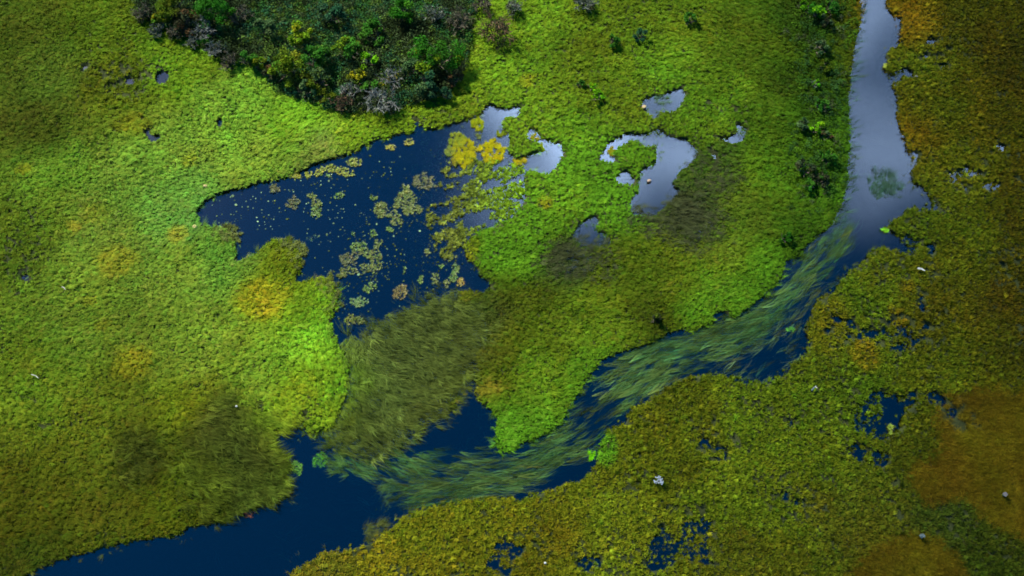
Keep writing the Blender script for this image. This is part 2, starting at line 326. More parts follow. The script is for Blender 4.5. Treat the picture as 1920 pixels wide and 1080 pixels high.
# ------------------------------------------------------------------ materials
def mat_new(name):
    m = bpy.data.materials.new(name)
    m.use_nodes = True
    m.node_tree.nodes.clear()
    return m
def leaf_material(name, attr_type, transl=0.22, rough=0.8, spec=0.02, noise=0.12):
    m = mat_new(name); t = m.node_tree; N = t.nodes; L = t.links
    out = N.new('ShaderNodeOutputMaterial')
    a = N.new('ShaderNodeAttribute'); a.attribute_name = 'tint'; a.attribute_type = attr_type
    tc = N.new('ShaderNodeNewGeometry')
    no = N.new('ShaderNodeTexNoise'); no.inputs['Scale'].default_value = 9.0; no.inputs['Detail'].default_value = 2
    L.new(tc.outputs['Position'], no.inputs['Vector'])
    mr = N.new('ShaderNodeMapRange'); mr.inputs['To Min'].default_value = 1 - noise; mr.inputs['To Max'].default_value = 1 + noise
    mr.inputs['From Min'].default_value = .3; mr.inputs['From Max'].default_value = .7
    L.new(no.outputs['Fac'], mr.inputs['Value'])
    mul = N.new('ShaderNodeVectorMath'); mul.operation = 'SCALE'
    L.new(a.outputs['Color'], mul.inputs[0]); L.new(mr.outputs[0], mul.inputs['Scale'])
    p = N.new('ShaderNodeBsdfPrincipled')
    p.inputs['Roughness'].default_value = rough; p.inputs['Specular IOR Level'].default_value = spec
    tr = N.new('ShaderNodeBsdfTranslucent')
    L.new(mul.outputs[0], p.inputs['Base Color']); L.new(mul.outputs[0], tr.inputs['Color'])
    mx = N.new('ShaderNodeMixShader'); mx.inputs[0].default_value = transl
    L.new(p.outputs[0], mx.inputs[1]); L.new(tr.outputs[0], mx.inputs[2])
    L.new(mx.outputs[0], out.inputs[0])
    return m
M_INST = leaf_material('marsh_plant', 'INSTANCER')
M_LEAF = leaf_material('leaf', 'GEOMETRY')
M_PAD = leaf_material('lily_leaf', 'GEOMETRY', .08, .45, .3)
M_WOOD = leaf_material('weathered_wood', 'GEOMETRY', 0.0, .8, .2, .35)

def ground_material():
    m = mat_new('peat'); t = m.node_tree; N = t.nodes; L = t.links
    out = N.new('ShaderNodeOutputMaterial'); p = N.new('ShaderNodeBsdfPrincipled')
    g = N.new('ShaderNodeNewGeometry')
    n1 = N.new('ShaderNodeTexNoise'); n1.inputs['Scale'].default_value = 1.1; n1.inputs['Detail'].default_value = 6
    n2 = N.new('ShaderNodeTexNoise'); n2.inputs['Scale'].default_value = 14; n2.inputs['Detail'].default_value = 4
    L.new(g.outputs['Position'], n1.inputs['Vector']); L.new(g.outputs['Position'], n2.inputs['Vector'])
    r = N.new('ShaderNodeValToRGB')
    r.color_ramp.elements[0].position = .35; r.color_ramp.elements[0].color = (.010, .013, .005, 1)
    r.color_ramp.elements[1].position = .68; r.color_ramp.elements[1].color = (.026, .032, .008, 1)
    ad = N.new('ShaderNodeMath'); ad.operation = 'MULTIPLY_ADD'; ad.inputs[1].default_value = .5
    L.new(n2.outputs['Fac'], ad.inputs[0])
    hf = N.new('ShaderNodeMath'); hf.operation = 'MULTIPLY'; hf.inputs[1].default_value = .5
    L.new(n1.outputs['Fac'], hf.inputs[0]); L.new(hf.outputs[0], ad.inputs[2])
    L.new(ad.outputs[0], r.inputs[0]); L.new(r.outputs[0], p.inputs['Base Color'])
    p.inputs['Roughness'].default_value = .95; p.inputs['Specular IOR Level'].default_value = .05
    b = N.new('ShaderNodeBump'); b.inputs['Strength'].default_value = .6; b.inputs['Distance'].default_value = .05
    L.new(n2.outputs['Fac'], b.inputs['Height']); L.new(b.outputs[0], p.inputs['Normal'])
    L.new(p.outputs[0], out.inputs[0])
    return m
def water_material():
    m = mat_new('marsh_water'); t = m.node_tree; N = t.nodes; L = t.links
    out = N.new('ShaderNodeOutputMaterial')
    g = N.new('ShaderNodeNewGeometry')
    n1 = N.new('ShaderNodeTexNoise'); n1.inputs['Scale'].default_value = .9; n1.inputs['Detail'].default_value = 1
    L.new(g.outputs['Position'], n1.inputs['Vector'])
    b = N.new('ShaderNodeBump'); b.inputs['Strength'].default_value = .02; b.inputs['Distance'].default_value = .02
    L.new(n1.outputs['Fac'], b.inputs['Height'])
    fr = N.new('ShaderNodeFresnel'); fr.inputs['IOR'].default_value = 1.75
    L.new(b.outputs[0], fr.inputs['Normal'])
    gl = N.new('ShaderNodeBsdfGlossy'); gl.inputs['Roughness'].default_value = .09
    L.new(b.outputs[0], gl.inputs['Normal'])
    tr = N.new('ShaderNodeBsdfTransparent'); tr.inputs[0].default_value = (.86, .93, .98, 1)
    mx = N.new('ShaderNodeMixShader')
    L.new(fr.outputs[0], mx.inputs[0]); L.new(tr.outputs[0], mx.inputs[1]); L.new(gl.outputs[0], mx.inputs[2])
    L.new(mx.outputs[0], out.inputs['Surface'])
    va = N.new('ShaderNodeVolumeAbsorption'); va.inputs['Color'].default_value = (.0, .58, .85, 1); va.inputs['Density'].default_value = 4.6
    L.new(va.outputs[0], out.inputs['Volume'])
    return m

# ------------------------------------------------------------------ object helpers
def mesh_from(name, V, F, mat, tint=None, smooth=False):
    me = bpy.data.meshes.new(name)
    V = np.asarray(V, np.float32)
    if isinstance(F, np.ndarray):
        k = F.shape[1]
        me.vertices.add(len(V)); me.vertices.foreach_set('co', V.ravel())
        me.loops.add(F.size); me.loops.foreach_set('vertex_index', F.ravel().astype(np.int32))
        me.polygons.add(len(F)); me.polygons.foreach_set('loop_start', np.arange(0, F.size, k, dtype=np.int32))
        me.update(calc_edges=True)
    else:
        me.from_pydata(V.tolist(), [], F)
        me.update()
    if tint is not None:
        a = me.attributes.new('tint', 'FLOAT_COLOR', 'POINT')
        c = np.ones((len(V), 4), np.float32); c[:, :3] = tint
        a.data.foreach_set('color', c.ravel())
    if smooth:
        me.polygons.foreach_set('use_smooth', np.ones(len(me.polygons), bool))
    if mat:
        me.materials.append(mat)
    return me
def tag(o, label=None, cat=None, group=None, kind=None):
    if label: o['label'] = label
    if cat: o['category'] = cat
    if group: o['group'] = group
    if kind: o['kind'] = kind
    return o
def add(name, me, parent=None, loc=None):
    o = bpy.data.objects.new(name, me)
    C.objects.link(o)
    if parent: o.parent = parent
    if loc is not None: o.location = loc
    return o

# ------------------------------------------------------------------ ground and water
def stretched(a0, a1, step, far):
    a = np.arange(a0, a1 + step / 2, step)
    d = [step]
    while sum(d) < far: d.append(d[-1] * 1.35)
    s = np.cumsum(d)
    return np.concatenate([a[0] - s[::-1], a, a[-1] + s])
hx = stretched(X0, X1, 0.12, 2500); hy = stretched(Y0, Y1, 0.12, 2500)
HX, HY = np.meshgrid(hx, hy)
HZ = at(H, HX, HY).astype(float)
nx, ny = len(hx), len(hy)
idx = np.arange(nx * ny).reshape(ny, nx)
quads = np.stack([idx[:-1, :-1], idx[:-1, 1:], idx[1:, 1:], idx[1:, :-1]], -1).reshape(-1, 4)
ground = add('marsh_ground', mesh_from('marsh_ground', np.stack([HX, HY, HZ], -1).reshape(-1, 3), quads, ground_material(), smooth=True))
tag(ground, kind='structure')
wv = [(x, y, z) for z in (-3.0, 0.0) for x, y in ((-70, -55), (70, -55), (70, 60), (-70, 60))]
wf = [(0, 3, 2, 1), (4, 5, 6, 7), (0, 1, 5, 4), (1, 2, 6, 5), (2, 3, 7, 6), (3, 0, 4, 7)]
tag(add('water', mesh_from('water', wv, wf, water_material())), kind='structure')

# ------------------------------------------------------------------ plant prototypes
def blades(n, az_sd, L, e0, e1, w, base_r, seg=3, wave=0.0, seed=0, flat=0.0):
    rg = np.random.default_rng(seed)
    V, F = [], []
    for k in range(n):
        az = rg.normal(0, az_sd) if az_sd < 3 else rg.uniform(0, 2 * math.pi)
        l = rg.uniform(*L); a0 = R(rg.uniform(*e0)); a1 = R(rg.uniform(*e1)); ww = w * rg.uniform(.75, 1.25)
        r_, th = base_r * math.sqrt(rg.random()), rg.uniform(0, 2 * math.pi)
        p = np.array([r_ * math.cos(th), r_ * math.sin(th), flat * rg.random()])
        ph = rg.uniform(0, 6.28); amp = wave * rg.uniform(.4, 1)
        b = len(V)
        for s in range(seg + 1):
            t = s / seg
            az_t = az + amp * math.sin(ph + 4.5 * t)
            d = np.array([math.cos(az_t), math.sin(az_t), 0])
            side = np.array([-d[1], d[0], 0])
            wd = ww * (1 - t ** 1.6) * (.55 + .9 * min(t * 2, 1) * .5) if seg > 1 else ww
            if s == seg:
                V.append(p.copy())
            else:
                V.append(p - side * wd / 2); V.append(p + side * wd / 2)
            el = a0 + (a1 - a0) * t
            p = p + l / seg * (d * math.cos(el) + np.array([0, 0, math.sin(el)]))
        for s in range(seg - 1):
            i = b + 2 * s
            F.append((i, i + 1, i + 3, i + 2))
        i = b + 2 * (seg - 1)
        F.append((i, i + 1, i + 2))
    return np.array(V), F
def pads(n, r, spread, seed=0):
    rg = np.random.default_rng(seed)
    V, F = [], []
    for k in range(n):
        rr = r * rg.uniform(.6, 1.2); th = rg.uniform(0, 6.28); q = spread * math.sqrt(rg.random())
        c = np.array([q * math.cos(th), q * math.sin(th), 0.012 + .02 * rg.random()])
        a0 = rg.uniform(0, 6.28); tx, ty = rg.normal(0, .16, 2); el = rg.uniform(.65, 1)
        b = len(V)
        for s in range(9):
            a = a0 + .25 + (2 * math.pi - .5) * s / 8
            dx, dy = rr * math.cos(a), rr * math.sin(a) * el
            V.append(c + np.array([dx, dy, tx * dx + ty * dy]))
        V.append(c + np.array([rr * .25 * math.cos(a0), rr * .25 * math.sin(a0) * el, 0]))
        F.append(tuple(range(b, b + 10)))
    return np.array(V), F
def leaf_dome(n, r, h, size, seed=0, lo=0.0):
    rg = np.random.default_rng(seed)
    V, F = [], []
    for k in range(n):
        th, q = rg.uniform(0, 6.28), math.sqrt(rg.random())
        z = h * math.sqrt(max(0, 1 - q * q)) * rg.uniform(lo if lo else .35, 1.05)
        c = np.array([r * q * math.cos(th), r * q * math.sin(th), z])
        u = rg.normal(size=3) * (1, 1, .45); u /= np.linalg.norm(u)
        v = rg.normal(size=3) * (1, 1, .45); v -= u * u.dot(v); v /= np.linalg.norm(v)
        s = size * rg.uniform(.6, 1.3)
        b = len(V)
        V += [c - u * s, c + v * s * .42, c + u * s, c - v * s * .42]
        F.append((b, b + 1, b + 2, b + 3))
    return np.array(V), F
PROTO = {
    'sedge': [blades(26, .48, (.24, .44), (52, 84), (-40, 5), .040, .075, 3, .12, s) for s in range(6)],
    'hummock': [blades(40, 9, (.13, .24), (55, 85), (-45, 10), .034, .08, 3, .2, 20 + s) for s in range(6)],
    'wisp': [blades(11, .30, (.45, .85), (25, 50), (-6, 8), .019, .10, 4, .22, 40 + s) for s in range(6)],
    'strand': [blades(7, .05, (.5, 1.2), (0, 3), (-3, 1), .012, .05, 6, .38, 60 + s, .03) for s in range(6)],
    'rosette': [blades(17, 9, (.07, .15), (35, 75), (-20, 25), .045, .05, 2, .1, 80 + s) for s in range(6)],
    'fine': [blades(18, 9, (.14, .28), (40, 80), (-10, 30), .013, .10, 3, .3, 100 + s) for s in range(6)],
    'pad': [pads(1, .09, 0, 120 + s) for s in range(6)],
    'sprig': [leaf_dome(34, .20, .30, .045, 140 + s) for s in range(6)],
}
PROTO_COL = {}
def proto_collection(kind):
    if kind not in PROTO_COL:
        col = bpy.data.collections.new('plant_' + kind)
        for k, (V, F) in enumerate(PROTO[kind]):
            me = mesh_from(kind, V, F, M_INST)
            o = bpy.data.objects.new('%s_%d' % (kind, k), me)
            col.objects.link(o)
        PROTO_COL[kind] = col
    return PROTO_COL[kind]
def scatter_group(kind):
    ng = bpy.data.node_groups.new('scatter_' + kind, 'GeometryNodeTree')
    ng.interface.new_socket('Geometry', in_out='INPUT', socket_type='NodeSocketGeometry')
    ng.interface.new_socket('Geometry', in_out='OUTPUT', socket_type='NodeSocketGeometry')
    N, L = ng.nodes, ng.links
    i = N.new('NodeGroupInput'); o = N.new('NodeGroupOutput')
    m2p = N.new('GeometryNodeMeshToPoints')
    iop = N.new('GeometryNodeInstanceOnPoints')
    ci = N.new('GeometryNodeCollectionInfo')
    ci.inputs['Collection'].default_value = proto_collection(kind)
    ci.inputs['Separate Children'].default_value = True
    def na(name, ty):
        n = N.new('GeometryNodeInputNamedAttribute'); n.data_type = ty; n.inputs['Name'].default_value = name
        return n.outputs['Attribute']
    e2r = N.new('FunctionNodeEulerToRotation')
    L.new(na('rot', 'FLOAT_VECTOR'), e2r.inputs[0])
    L.new(i.outputs[0], m2p.inputs[0]); L.new(m2p.outputs[0], iop.inputs['Points'])
    L.new(ci.outputs[0], iop.inputs['Instance'])
    iop.inputs['Pick Instance'].default_value = True
    L.new(na('pick', 'INT'), iop.inputs['Instance Index'])
    L.new(e2r.outputs[0], iop.inputs['Rotation'])
    L.new(na('size', 'FLOAT_VECTOR'), iop.inputs['Scale'])
    L.new(iop.outputs[0], o.inputs[0])
    return ng
GROUPS = {}
COUNT = {}
def scatter(name, kind, P, rot, size, tint, label, cat):
    n = len(P)
    me = bpy.data.meshes.new(name)
    me.vertices.add(n); me.vertices.foreach_set('co', np.asarray(P, np.float32).ravel())
    a = me.attributes.new('rot', 'FLOAT_VECTOR', 'POINT'); a.data.foreach_set('vector', np.asarray(rot, np.float32).ravel())
    a = me.attributes.new('size', 'FLOAT_VECTOR', 'POINT'); a.data.foreach_set('vector', np.asarray(size, np.float32).ravel())
    a = me.attributes.new('pick', 'INT', 'POINT'); a.data.foreach_set('value', RNG.integers(0, 6, n).astype(np.int32))
    c = np.ones((n, 4), np.float32); c[:, :3] = tint
    a = me.attributes.new('tint', 'FLOAT_COLOR', 'POINT'); a.data.foreach_set('color', c.ravel())
    me.materials.append(M_INST)
    o = add(name, me)
    if kind not in GROUPS: GROUPS[kind] = scatter_group(kind)
    md = o.modifiers.new('scatter', 'NODES'); md.node_group = GROUPS[kind]
    COUNT[name] = n
    return tag(o, label, cat, kind='stuff')
def lattice(step, jitter=.48):
    """jittered hexagonal spread of points over the whole marsh"""
    xs = np.arange(X0 + .3, X1 - .3, step); ys = np.arange(Y0 + .3, Y1 - .3, step * .866)
    A, B = np.meshgrid(xs, ys)
    A[1::2] += step / 2
    A = A + RNG.uniform(-jitter, jitter, A.shape) * step; B = B + RNG.uniform(-jitter, jitter, B.shape) * step
    return A.ravel(), B.ravel()
def pts(step, dens):
    x, y = lattice(step)
    k = RNG.random(len(x)) < at(dens, x, y)
    return x[k], y[k]
def full(x, y, z, ang, size, tilt=.1):
    n = len(x)
    P = np.stack([x, y, z], 1)
    rot = np.stack([RNG.normal(0, tilt, n), RNG.normal(0, tilt, n), ang], 1)
    s = size * np.exp(RNG.normal(0, .16, n))
    return P, rot, np.stack([s, s, s * RNG.uniform(.85, 1.15, n)], 1)

# direction in which the growth leans or streams (axis angles over the marsh, degrees)
LEAN = [(100,100,-30),(300,150,-35),(450,230,-40),(600,270,30),(350,380,-10),(200,300,-20),(150,500,-12),(300,600,-15),(450,520,-20),(520,470,60),(420,440,50),(500,600,-10),(600,560,50),(640,650,-70),(640,760,-60),(550,740,-20),(400,700,-15),(250,800,10),(100,800,-5),(100,950,-10),(300,900,-10),(450,880,-15),(520,900,-20),(250,1000,15),(480,800,-15),
        (700,650,-45),(800,620,-30),(750,720,-30),(850,700,-15),(700,800,-35),(650,830,-30),(820,760,-15),(950,620,-20),(1100,620,-15),(1200,520,-10),(1350,480,0),(1450,400,-25),(1400,560,20),(1100,720,10),(1000,700,-5),(1300,300,-10),(1450,200,-40),(1500,80,-60),(1250,420,-10),(1000,480,5),
        (640,870,-10),(720,880,-30),(800,890,-12),(900,890,-4),(1000,880,10),(1060,850,28),(1100,800,45),(1150,750,38),(1220,700,28),(1300,660,14),(1380,630,20),(1440,590,32),(1500,540,35),(1540,480,38),(1580,430,50),(1600,380,70),(1420,690,30),(1500,600,50),(760,930,25),(850,930,15),(950,920,8)]
lx, ly = w_of([p[0] for p in LEAN], [p[1] for p in LEAN])
la = np.radians([p[2] for p in LEAN])
lw = 1 / ((CXG[..., None] - lx) ** 2 + (CYG[..., None] - ly) ** 2 + .5) ** 1.5
LEANC = np.stack([(lw * np.cos(2 * la)).sum(2), (lw * np.sin(2 * la)).sum(2)], -1) / lw.sum(2)[..., None]
def lean(x, y, sd, swirl=.6):
    q = sample_coarse(LEANC, x, y)
    a = np.arctan2(q[:, 1], q[:, 0]) / 2
    return a + swirl * 3 * (fbm(x, y, 1.7, 91) - .5) + RNG.normal(0, sd, len(x))

land = (~water) & (~dull)
land_f = (blur(water | dull, .10) < .16).astype(np.float32)
edge_f = (blur(water | dull, .07) < .30).astype(np.float32)
gap = fbm(GX, GY, .8, 101, 3)
near = blur(water, .45)
# faint animal trails through the sedge
TRAIL = [[(40,812),(120,790),(200,775),(300,742),(380,715),(460,690),(520,672),(585,652)], [(20,735),(110,760),(170,800),(250,810),(330,800)], [(300,720),(360,690),(410,660)], [(1000,620),(1080,640),(1160,600),(1260,590)], [(1090,60),(1150,120),(1210,100),(1280,110)]]
trail = np.zeros((NY, NX), np.float32)
for tr_ in TRAIL:
    for (u0, v0), (u1, v1) in zip(tr_[:-1], tr_[1:]):
        (xa, ya), (xb, yb) = W(u0, v0), W(u1, v1)
        t_ = np.clip(((WX - xa) * (xb - xa) + (WY - ya) * (yb - ya)) / ((xb - xa) ** 2 + (yb - ya) ** 2), 0, 1)
        dd = np.hypot(WX - xa - t_ * (xb - xa), WY - ya - t_ * (yb - ya))
        trail = np.maximum(trail, np.clip((.16 - dd) / .08, 0, 1) * (vnoise(GX, GY, 1.1, 281) > .35))
point = np.clip(ell(455, 868, 105, 90, .9) + .8 * ell(400, 800, 30, 55, .9) + .5 * ell(255, 855, 40, 45, .9), 0, 1) * left
# --- western sedge meadow
def meadow(name, region, label, step=.132):
    sed = land_f * region * (1 - .85 * hummock) * (1 - heath) * (1 - rust_soft) * np.where(gap < .33, .55, 1.0) * (1 - .55 * wet_hollow) * (1 - .85 * trail) * (1 - .75 * point)
    x, y = pts(step, sed)
    P, r, s = full(x, y, at(H, x, y) - .01 + RNG.normal(0, .025, len(x)), lean(x, y, .32, .45) + np.pi * (RNG.random(len(x)) < .1), 1.0)
    s *= ((.36 + .50 * fbm(x, y, 1.5, 45)) * (1 - .40 * np.clip(at(near, x, y) * 2.2, 0, 1)))[:, None]; s[:, 0] *= 1.2; s[:, 1] *= .85; s[:, 2] *= .72
    s[:, :] *= (1 - .25 * at(wet_hollow, x, y))[:, None]
    scatter(name, 'sedge', P, r, s, colour(x, y, .10), label, 'sedge')
    x, y = pts(.34, sed * np.clip((fbm(GX, GY, 2.6, 47) - .42) * 5, 0, .8))
    P, r, s = full(x, y, at(H, x, y), lean(x, y, .35, .6), .55, .12)
    cs = colour(x, y, .2); cs[:, 0] *= 1.25; cs[:, 2] *= 1.6
    scatter('bent_sedge', 'wisp', P, r, s, np.clip(cs * .9, .002, .7), 'long bent blades lying over the ' + label, 'sedge')
    x, y = pts(.15, edge_f * region * (1 - hummock) * (1 - heath) * (1 - rust_soft) * (1 - .6 * wet_hollow))
    P, r, s = full(x, y, at(H, x, y), RNG.uniform(0, 6.28, len(x)), 1.1, .2)
    scatter('meadow_thatch', 'rosette', P, r, s, colour(x, y, .15) * .95, 'short thatch under the ' + label, 'sedge')
centre = (~left) & (~right)
meadow('sedge_meadow', left.astype(np.float32), 'bright green sedge meadow covering the land west of the dark pond')
meadow('sedge_meadow', centre.astype(np.float32), 'olive and lime sedge meadow between the pond and the stream', .132)
# --- cushions of bog plants
x, y = pts(.185, land_f * hummock * (1 - heath) * (~right))
P, r, s = full(x, y, at(H, x, y) + .02, RNG.uniform(0, 6.28, len(x)), .70, .18)
s *= (np.exp(RNG.normal(0, .25, len(x))) * (1 - .35 * np.clip(at(near, x, y) * 2.2, 0, 1)))[:, None]; s[:, 2] *= .75
scatter('bog_cushions', 'hummock', P, r, s, colour(x, y, .11), 'rounded lime green bog cushions packed around the sky-bright pools', 'bog plants')
x, y = pts(.15, edge_f * hummock * (1 - heath) * (~right) * .8)
P, r, s = full(x, y, at(H, x, y), RNG.uniform(0, 6.28, len(x)), 1.0, .2)
scatter('bog_undergrowth', 'rosette', P, r, s, colour(x, y, .25) * .85, 'short leafy growth filling the gaps between the bog cushions', 'bog plants')
# --- floating mat east and south of the stream
mat_d = np.maximum(edge_f, .10 * (blur(land, .25) > .25)) * right * (1 - rust_soft)
x, y = pts(.118, mat_d * np.where(gap < .36, .6, 1.0))
P, r, s = full(x, y, np.maximum(at(H, x, y), .0), RNG.uniform(0, 6.28, len(x)), 1.05, .2)
scatter('floating_mat', 'rosette', P, r, s, colour(x, y, .18), 'olive green mat of low bog plants east and south of the stream, pierced by small pools', 'bog plants')
x, y = pts(.30, mat_d * np.clip((fbm(GX, GY, 1.5, 111) - .3) * 2.5, .15, 1))
P, r, s = full(x, y, np.maximum(at(H, x, y), .0), lean(x, y, 1.2), .62, .2)
scatter('mat_sedge', 'sedge', P, r, s, colour(x, y, .3), 'sparse olive sedge tufts rising from the floating mat', 'sedge')
# --- rust-coloured stands
for k, poly in enumerate(RUST):
    rs = blur(raster(poly), .55)
    x, y = pts(.085, np.clip((rs + .5 * (n_hole - .5) - .25) * 3, 0, 1) * land_f)
    P, r, s = full(x, y, at(H, x, y), RNG.uniform(0, 6.28, len(x)), .95, .2)
    c = lin((100, 84, 14)) * np.exp(RNG.normal(0, .28, len(x)) + .8 * (fbm(x, y, 1.2, 121) - .5))[:, None]
    c[:, 1] *= np.exp(RNG.normal(0, .08, len(x)) + .5 * (fbm(x, y, 2.0, 125) - .5))
    scatter('rust_sedge', 'fine', P, r, s, c * ALBEDO, ['large rust-brown stand of fine sedge at the eastern edge of the marsh', 'smaller rust-gold stand of fine sedge south-west of the large rust-brown one'][k], 'sedge')
# --- drowned grass between the pond and the inner pool
edge = np.clip(1.25 - 1.7 * blur(water & ~dull, 1.0), .1, 1) * np.clip(blur(dull, .25) * 2.2, 0, 1)
x, y = pts(.125, edge)
z = np.where(RNG.random(len(x)) < np.clip(1.1 - at(blur(dull, 1.2), x, y), .08, 1), RNG.uniform(-.35, -.1, len(x)), RNG.uniform(-.12, -.03, len(x)))
P, r, s = full(x, y, z, lean(x, y, .22, .35) + np.pi * (RNG.random(len(x)) < .12), .95, .1)
cd = .3 * colour(x, y, .3) + .7 * (lin((70, 82, 30)) * ALBEDO) * np.exp(RNG.normal(0, .42, len(x)) + 1.2 * (fbm(x, y, .8, 203) - .5))[:, None]
scatter('drowned_grass', 'wisp', P, r, s, cd, 'dull grey-green grass standing in shallow water south of the dark pond', 'grass')
# thin dark growth in the flooded hollows of the middle meadow
x, y = pts(.17, wet_hollow * centre * .9)
P, r, s = full(x, y, RNG.uniform(-.10, .0, len(x)), lean(x, y, .3, .4), .75, .1)
c = lin((56, 62, 34)) * np.exp(RNG.normal(0, .3, len(x)))[:, None]
scatter('flooded_grass', 'wisp', P, r, s, c * ALBEDO, 'dark thin grass in the flooded hollows beside the middle pools', 'grass')
# grass fringe where the western bank sinks into the channel
x, y = pts(.125, point * land_f)
P, r, s = full(x, y, at(H, x, y) - .02, lean(x, y, .25, .35), .9, .1)
c = (.5 * lin((64, 74, 22)) * ALBEDO + .5 * colour(x, y, .1)) / ALBEDO * np.exp(RNG.normal(0, .38, len(x)) + 1.0 * (fbm(x, y, .9, 303) - .5))[:, None]
scatter('bank_grass', 'wisp', P, r, s, c * ALBEDO, 'dark combed grass on the point where the western bank meets the channel', 'grass')
# --- streaming water grass in the channel
def stream(name, dens, step, zlo, zhi, col, label, sd=.10, sc=1.0, flip=0, angf=None):
    x, y = pts(step, dens)
    a = lean(x, y, sd, .16) if angf is None else angf(x, y)
    z = RNG.uniform(zlo, zhi, len(x))
    P, r, s = full(x, y, z, a + np.pi * (RNG.random(len(x)) < flip), sc, .02)
    cc = lin(col) * np.exp(RNG.normal(0, .45, len(x)) + 1.1 * (fbm(x, y, 1.0, 131) - .5))[:, None]
    hue = RNG.normal(0, .18, len(x)) + .8 * (fbm(x, y, 1.7, 133) - .5)
    cc[:, 0] *= np.exp(hue); cc[:, 2] *= np.exp(-.4 * hue)
    scatter(name, 'strand', P, r, s, np.clip(cc * ALBEDO, .002, .6), label, 'water grass')
streak = fbm(GX, GY, 1.1, 141, 3)
fg = blur(flow_grass, .22)
wet = (water | (blur(water, .12) > .12)).astype(np.float32)
stream('streaming_grass', fg * np.clip((streak - .36) * 5, .12, 1) * wet, .095, -.16, .045, (60, 88, 40), 'long green water grass combed along the bend of the stream', .11, .92, .3)
stream('submerged_grass', np.clip(fg + .5 * blur(flow_dim, .3), 0, 1) * water, .17, -.55, -.15, (70, 104, 52), 'sunken blue-green water grass under the stream surface', .14, 1.0, .3)
stream('thin_stream_grass', blur(flow_dim, .2) * np.clip((streak - .36) * 5, .10, 1) * wet, .16, -.16, .03, (58, 74, 42), 'thin greyish water grass along the eastern side of the stream', .16, .8, .3)
stream('bank_fringe_grass', blur(bank_fringe, .12) * .9, .20, -.06, .05, (54, 80, 48), 'blue-green grass fringe trailing from the western bank over the northern stream', .2, .62, 0,
       lambda x, y: np.radians(28) + RNG.normal(0, .3, len(x)))
stream('channel_weed', np.clip(ell(690, 950, 70, 60, 1.0) * .5 + .35 * ell(560, 990, 190, 70, 1.) * (fbm(GX, GY, 1.6, 311) > .5), 0, 1) * water, .24, -.5, -.15, (76, 104, 56), 'scattered sunken weed at the head of the dark lower channel', .5, .8, .5)
stream('inner_pool_weed', raster(INNER) * np.clip((fbm(GX, GY, .9, 151) - .40) * 4, 0, .8), .17, -.36, -.15, (72, 110, 56), 'dark sunken weed in the small inner pool', 1.2, .45, .5)
# --- lily pads: loose mat, and single specks
lily = raster([(832,322),(850,312),(880,308),(900,300),(945,303),(985,318),(1005,345),(990,372),(962,403),(927,423),(893,432),(868,455),(866,475),(838,492),(815,462),(800,430),(798,405),(808,392),(832,378),(824,345)])
ang = np.radians(26)
U, Vv = GX * np.cos(ang) + GY * np.sin(ang), -GX * np.sin(ang) + GY * np.cos(ang)
bands = fbm(U * .5, Vv * 1.15, .46, 161, 3, .65)
lily_d = blur(lily, .12) * np.clip((bands - .43) * 9, 0, .9)
east = np.clip((GX - W(830, 400)[0]) / 4.5, 0, 1)
lily_d = np.maximum(lily_d, blur(lily, .12) * np.clip((bands + .18 * east - .48) * 9, 0, .92))
x, y = pts(.12, lily_d * water)
e = np.clip((x - W(850, 400)[0]) / 3.2, 0, 1)[:, None]
c = (lin((104, 112, 40)) * (1 - e) + lin((112, 146, 22)) * e) * np.exp(RNG.normal(0, .38, len(x)))[:, None]
P, r, s = full(x, y, RNG.uniform(-.02, .05, len(x)), RNG.uniform(0, 6.28, len(x)), 1.0, .15)
scatter('lily_mat', 'rosette', P, r, s, c * ALBEDO, 'broken mat of olive floating leaves along the eastern shore of the dark pond', 'floating leaves')
speck = np.zeros((NY, NX), np.float32)
for u, v, a, b, d in [(450,395,80,50,.16),(560,370,80,40,.10),(650,430,70,50,.12),(620,400,40,40,.12),(690,480,75,60,.10),(700,310,70,40,.05),(700,560,60,60,.05),(800,470,60,50,.06),(660,590,40,40,.08)]:
    speck = np.maximum(speck, ell(u, v, a, b, .8) * d)
x, y = pts(.16, speck * water)
P, r, s = full(x, y, np.full(len(x), .006), RNG.uniform(0, 6.28, len(x)), .30, .02)
s *= np.exp(RNG.normal(0, .35, len(x)))[:, None]
c = lin((84, 104, 70)) * np.exp(RNG.normal(0, .5, len(x)))[:, None]
stray = np.zeros((NY, NX), np.float32)
for u, v, a, b, d in [(690,480,70,55,.34),(780,375,50,50,.16),(740,415,45,30,.22),(640,325,80,30,.22),(590,385,35,35,.12),(665,590,45,40,.2),(835,480,50,70,.26),(870,300,50,50,.3),(545,378,40,30,.12),(830,420,50,50,.35),(950,330,50,40,.35)]:
    stray = np.maximum(stray, ell(u, v, a, b, .9) * d)
xs, ys = pts(.14, stray * water * np.clip((fbm(GX, GY, .5, 241) - .35) * 4, 0, 1))
Ps, r_s, ss = full(xs, ys, np.full(len(xs), .008), RNG.uniform(0, 6.28, len(xs)), .42, .12)
cs = lin((98, 110, 42)) * np.exp(RNG.normal(0, .35, len(xs)))[:, None]
scatter('loose_leaves', 'rosette', Ps, r_s, ss, cs * ALBEDO, 'loose olive leaves drifting around the leaf clumps of the pond', 'floating leaves')
scatter('floating_specks', 'pad', P, r, s, c * ALBEDO, 'tiny pale leaf specks scattered over the dark pond', 'floating leaves')
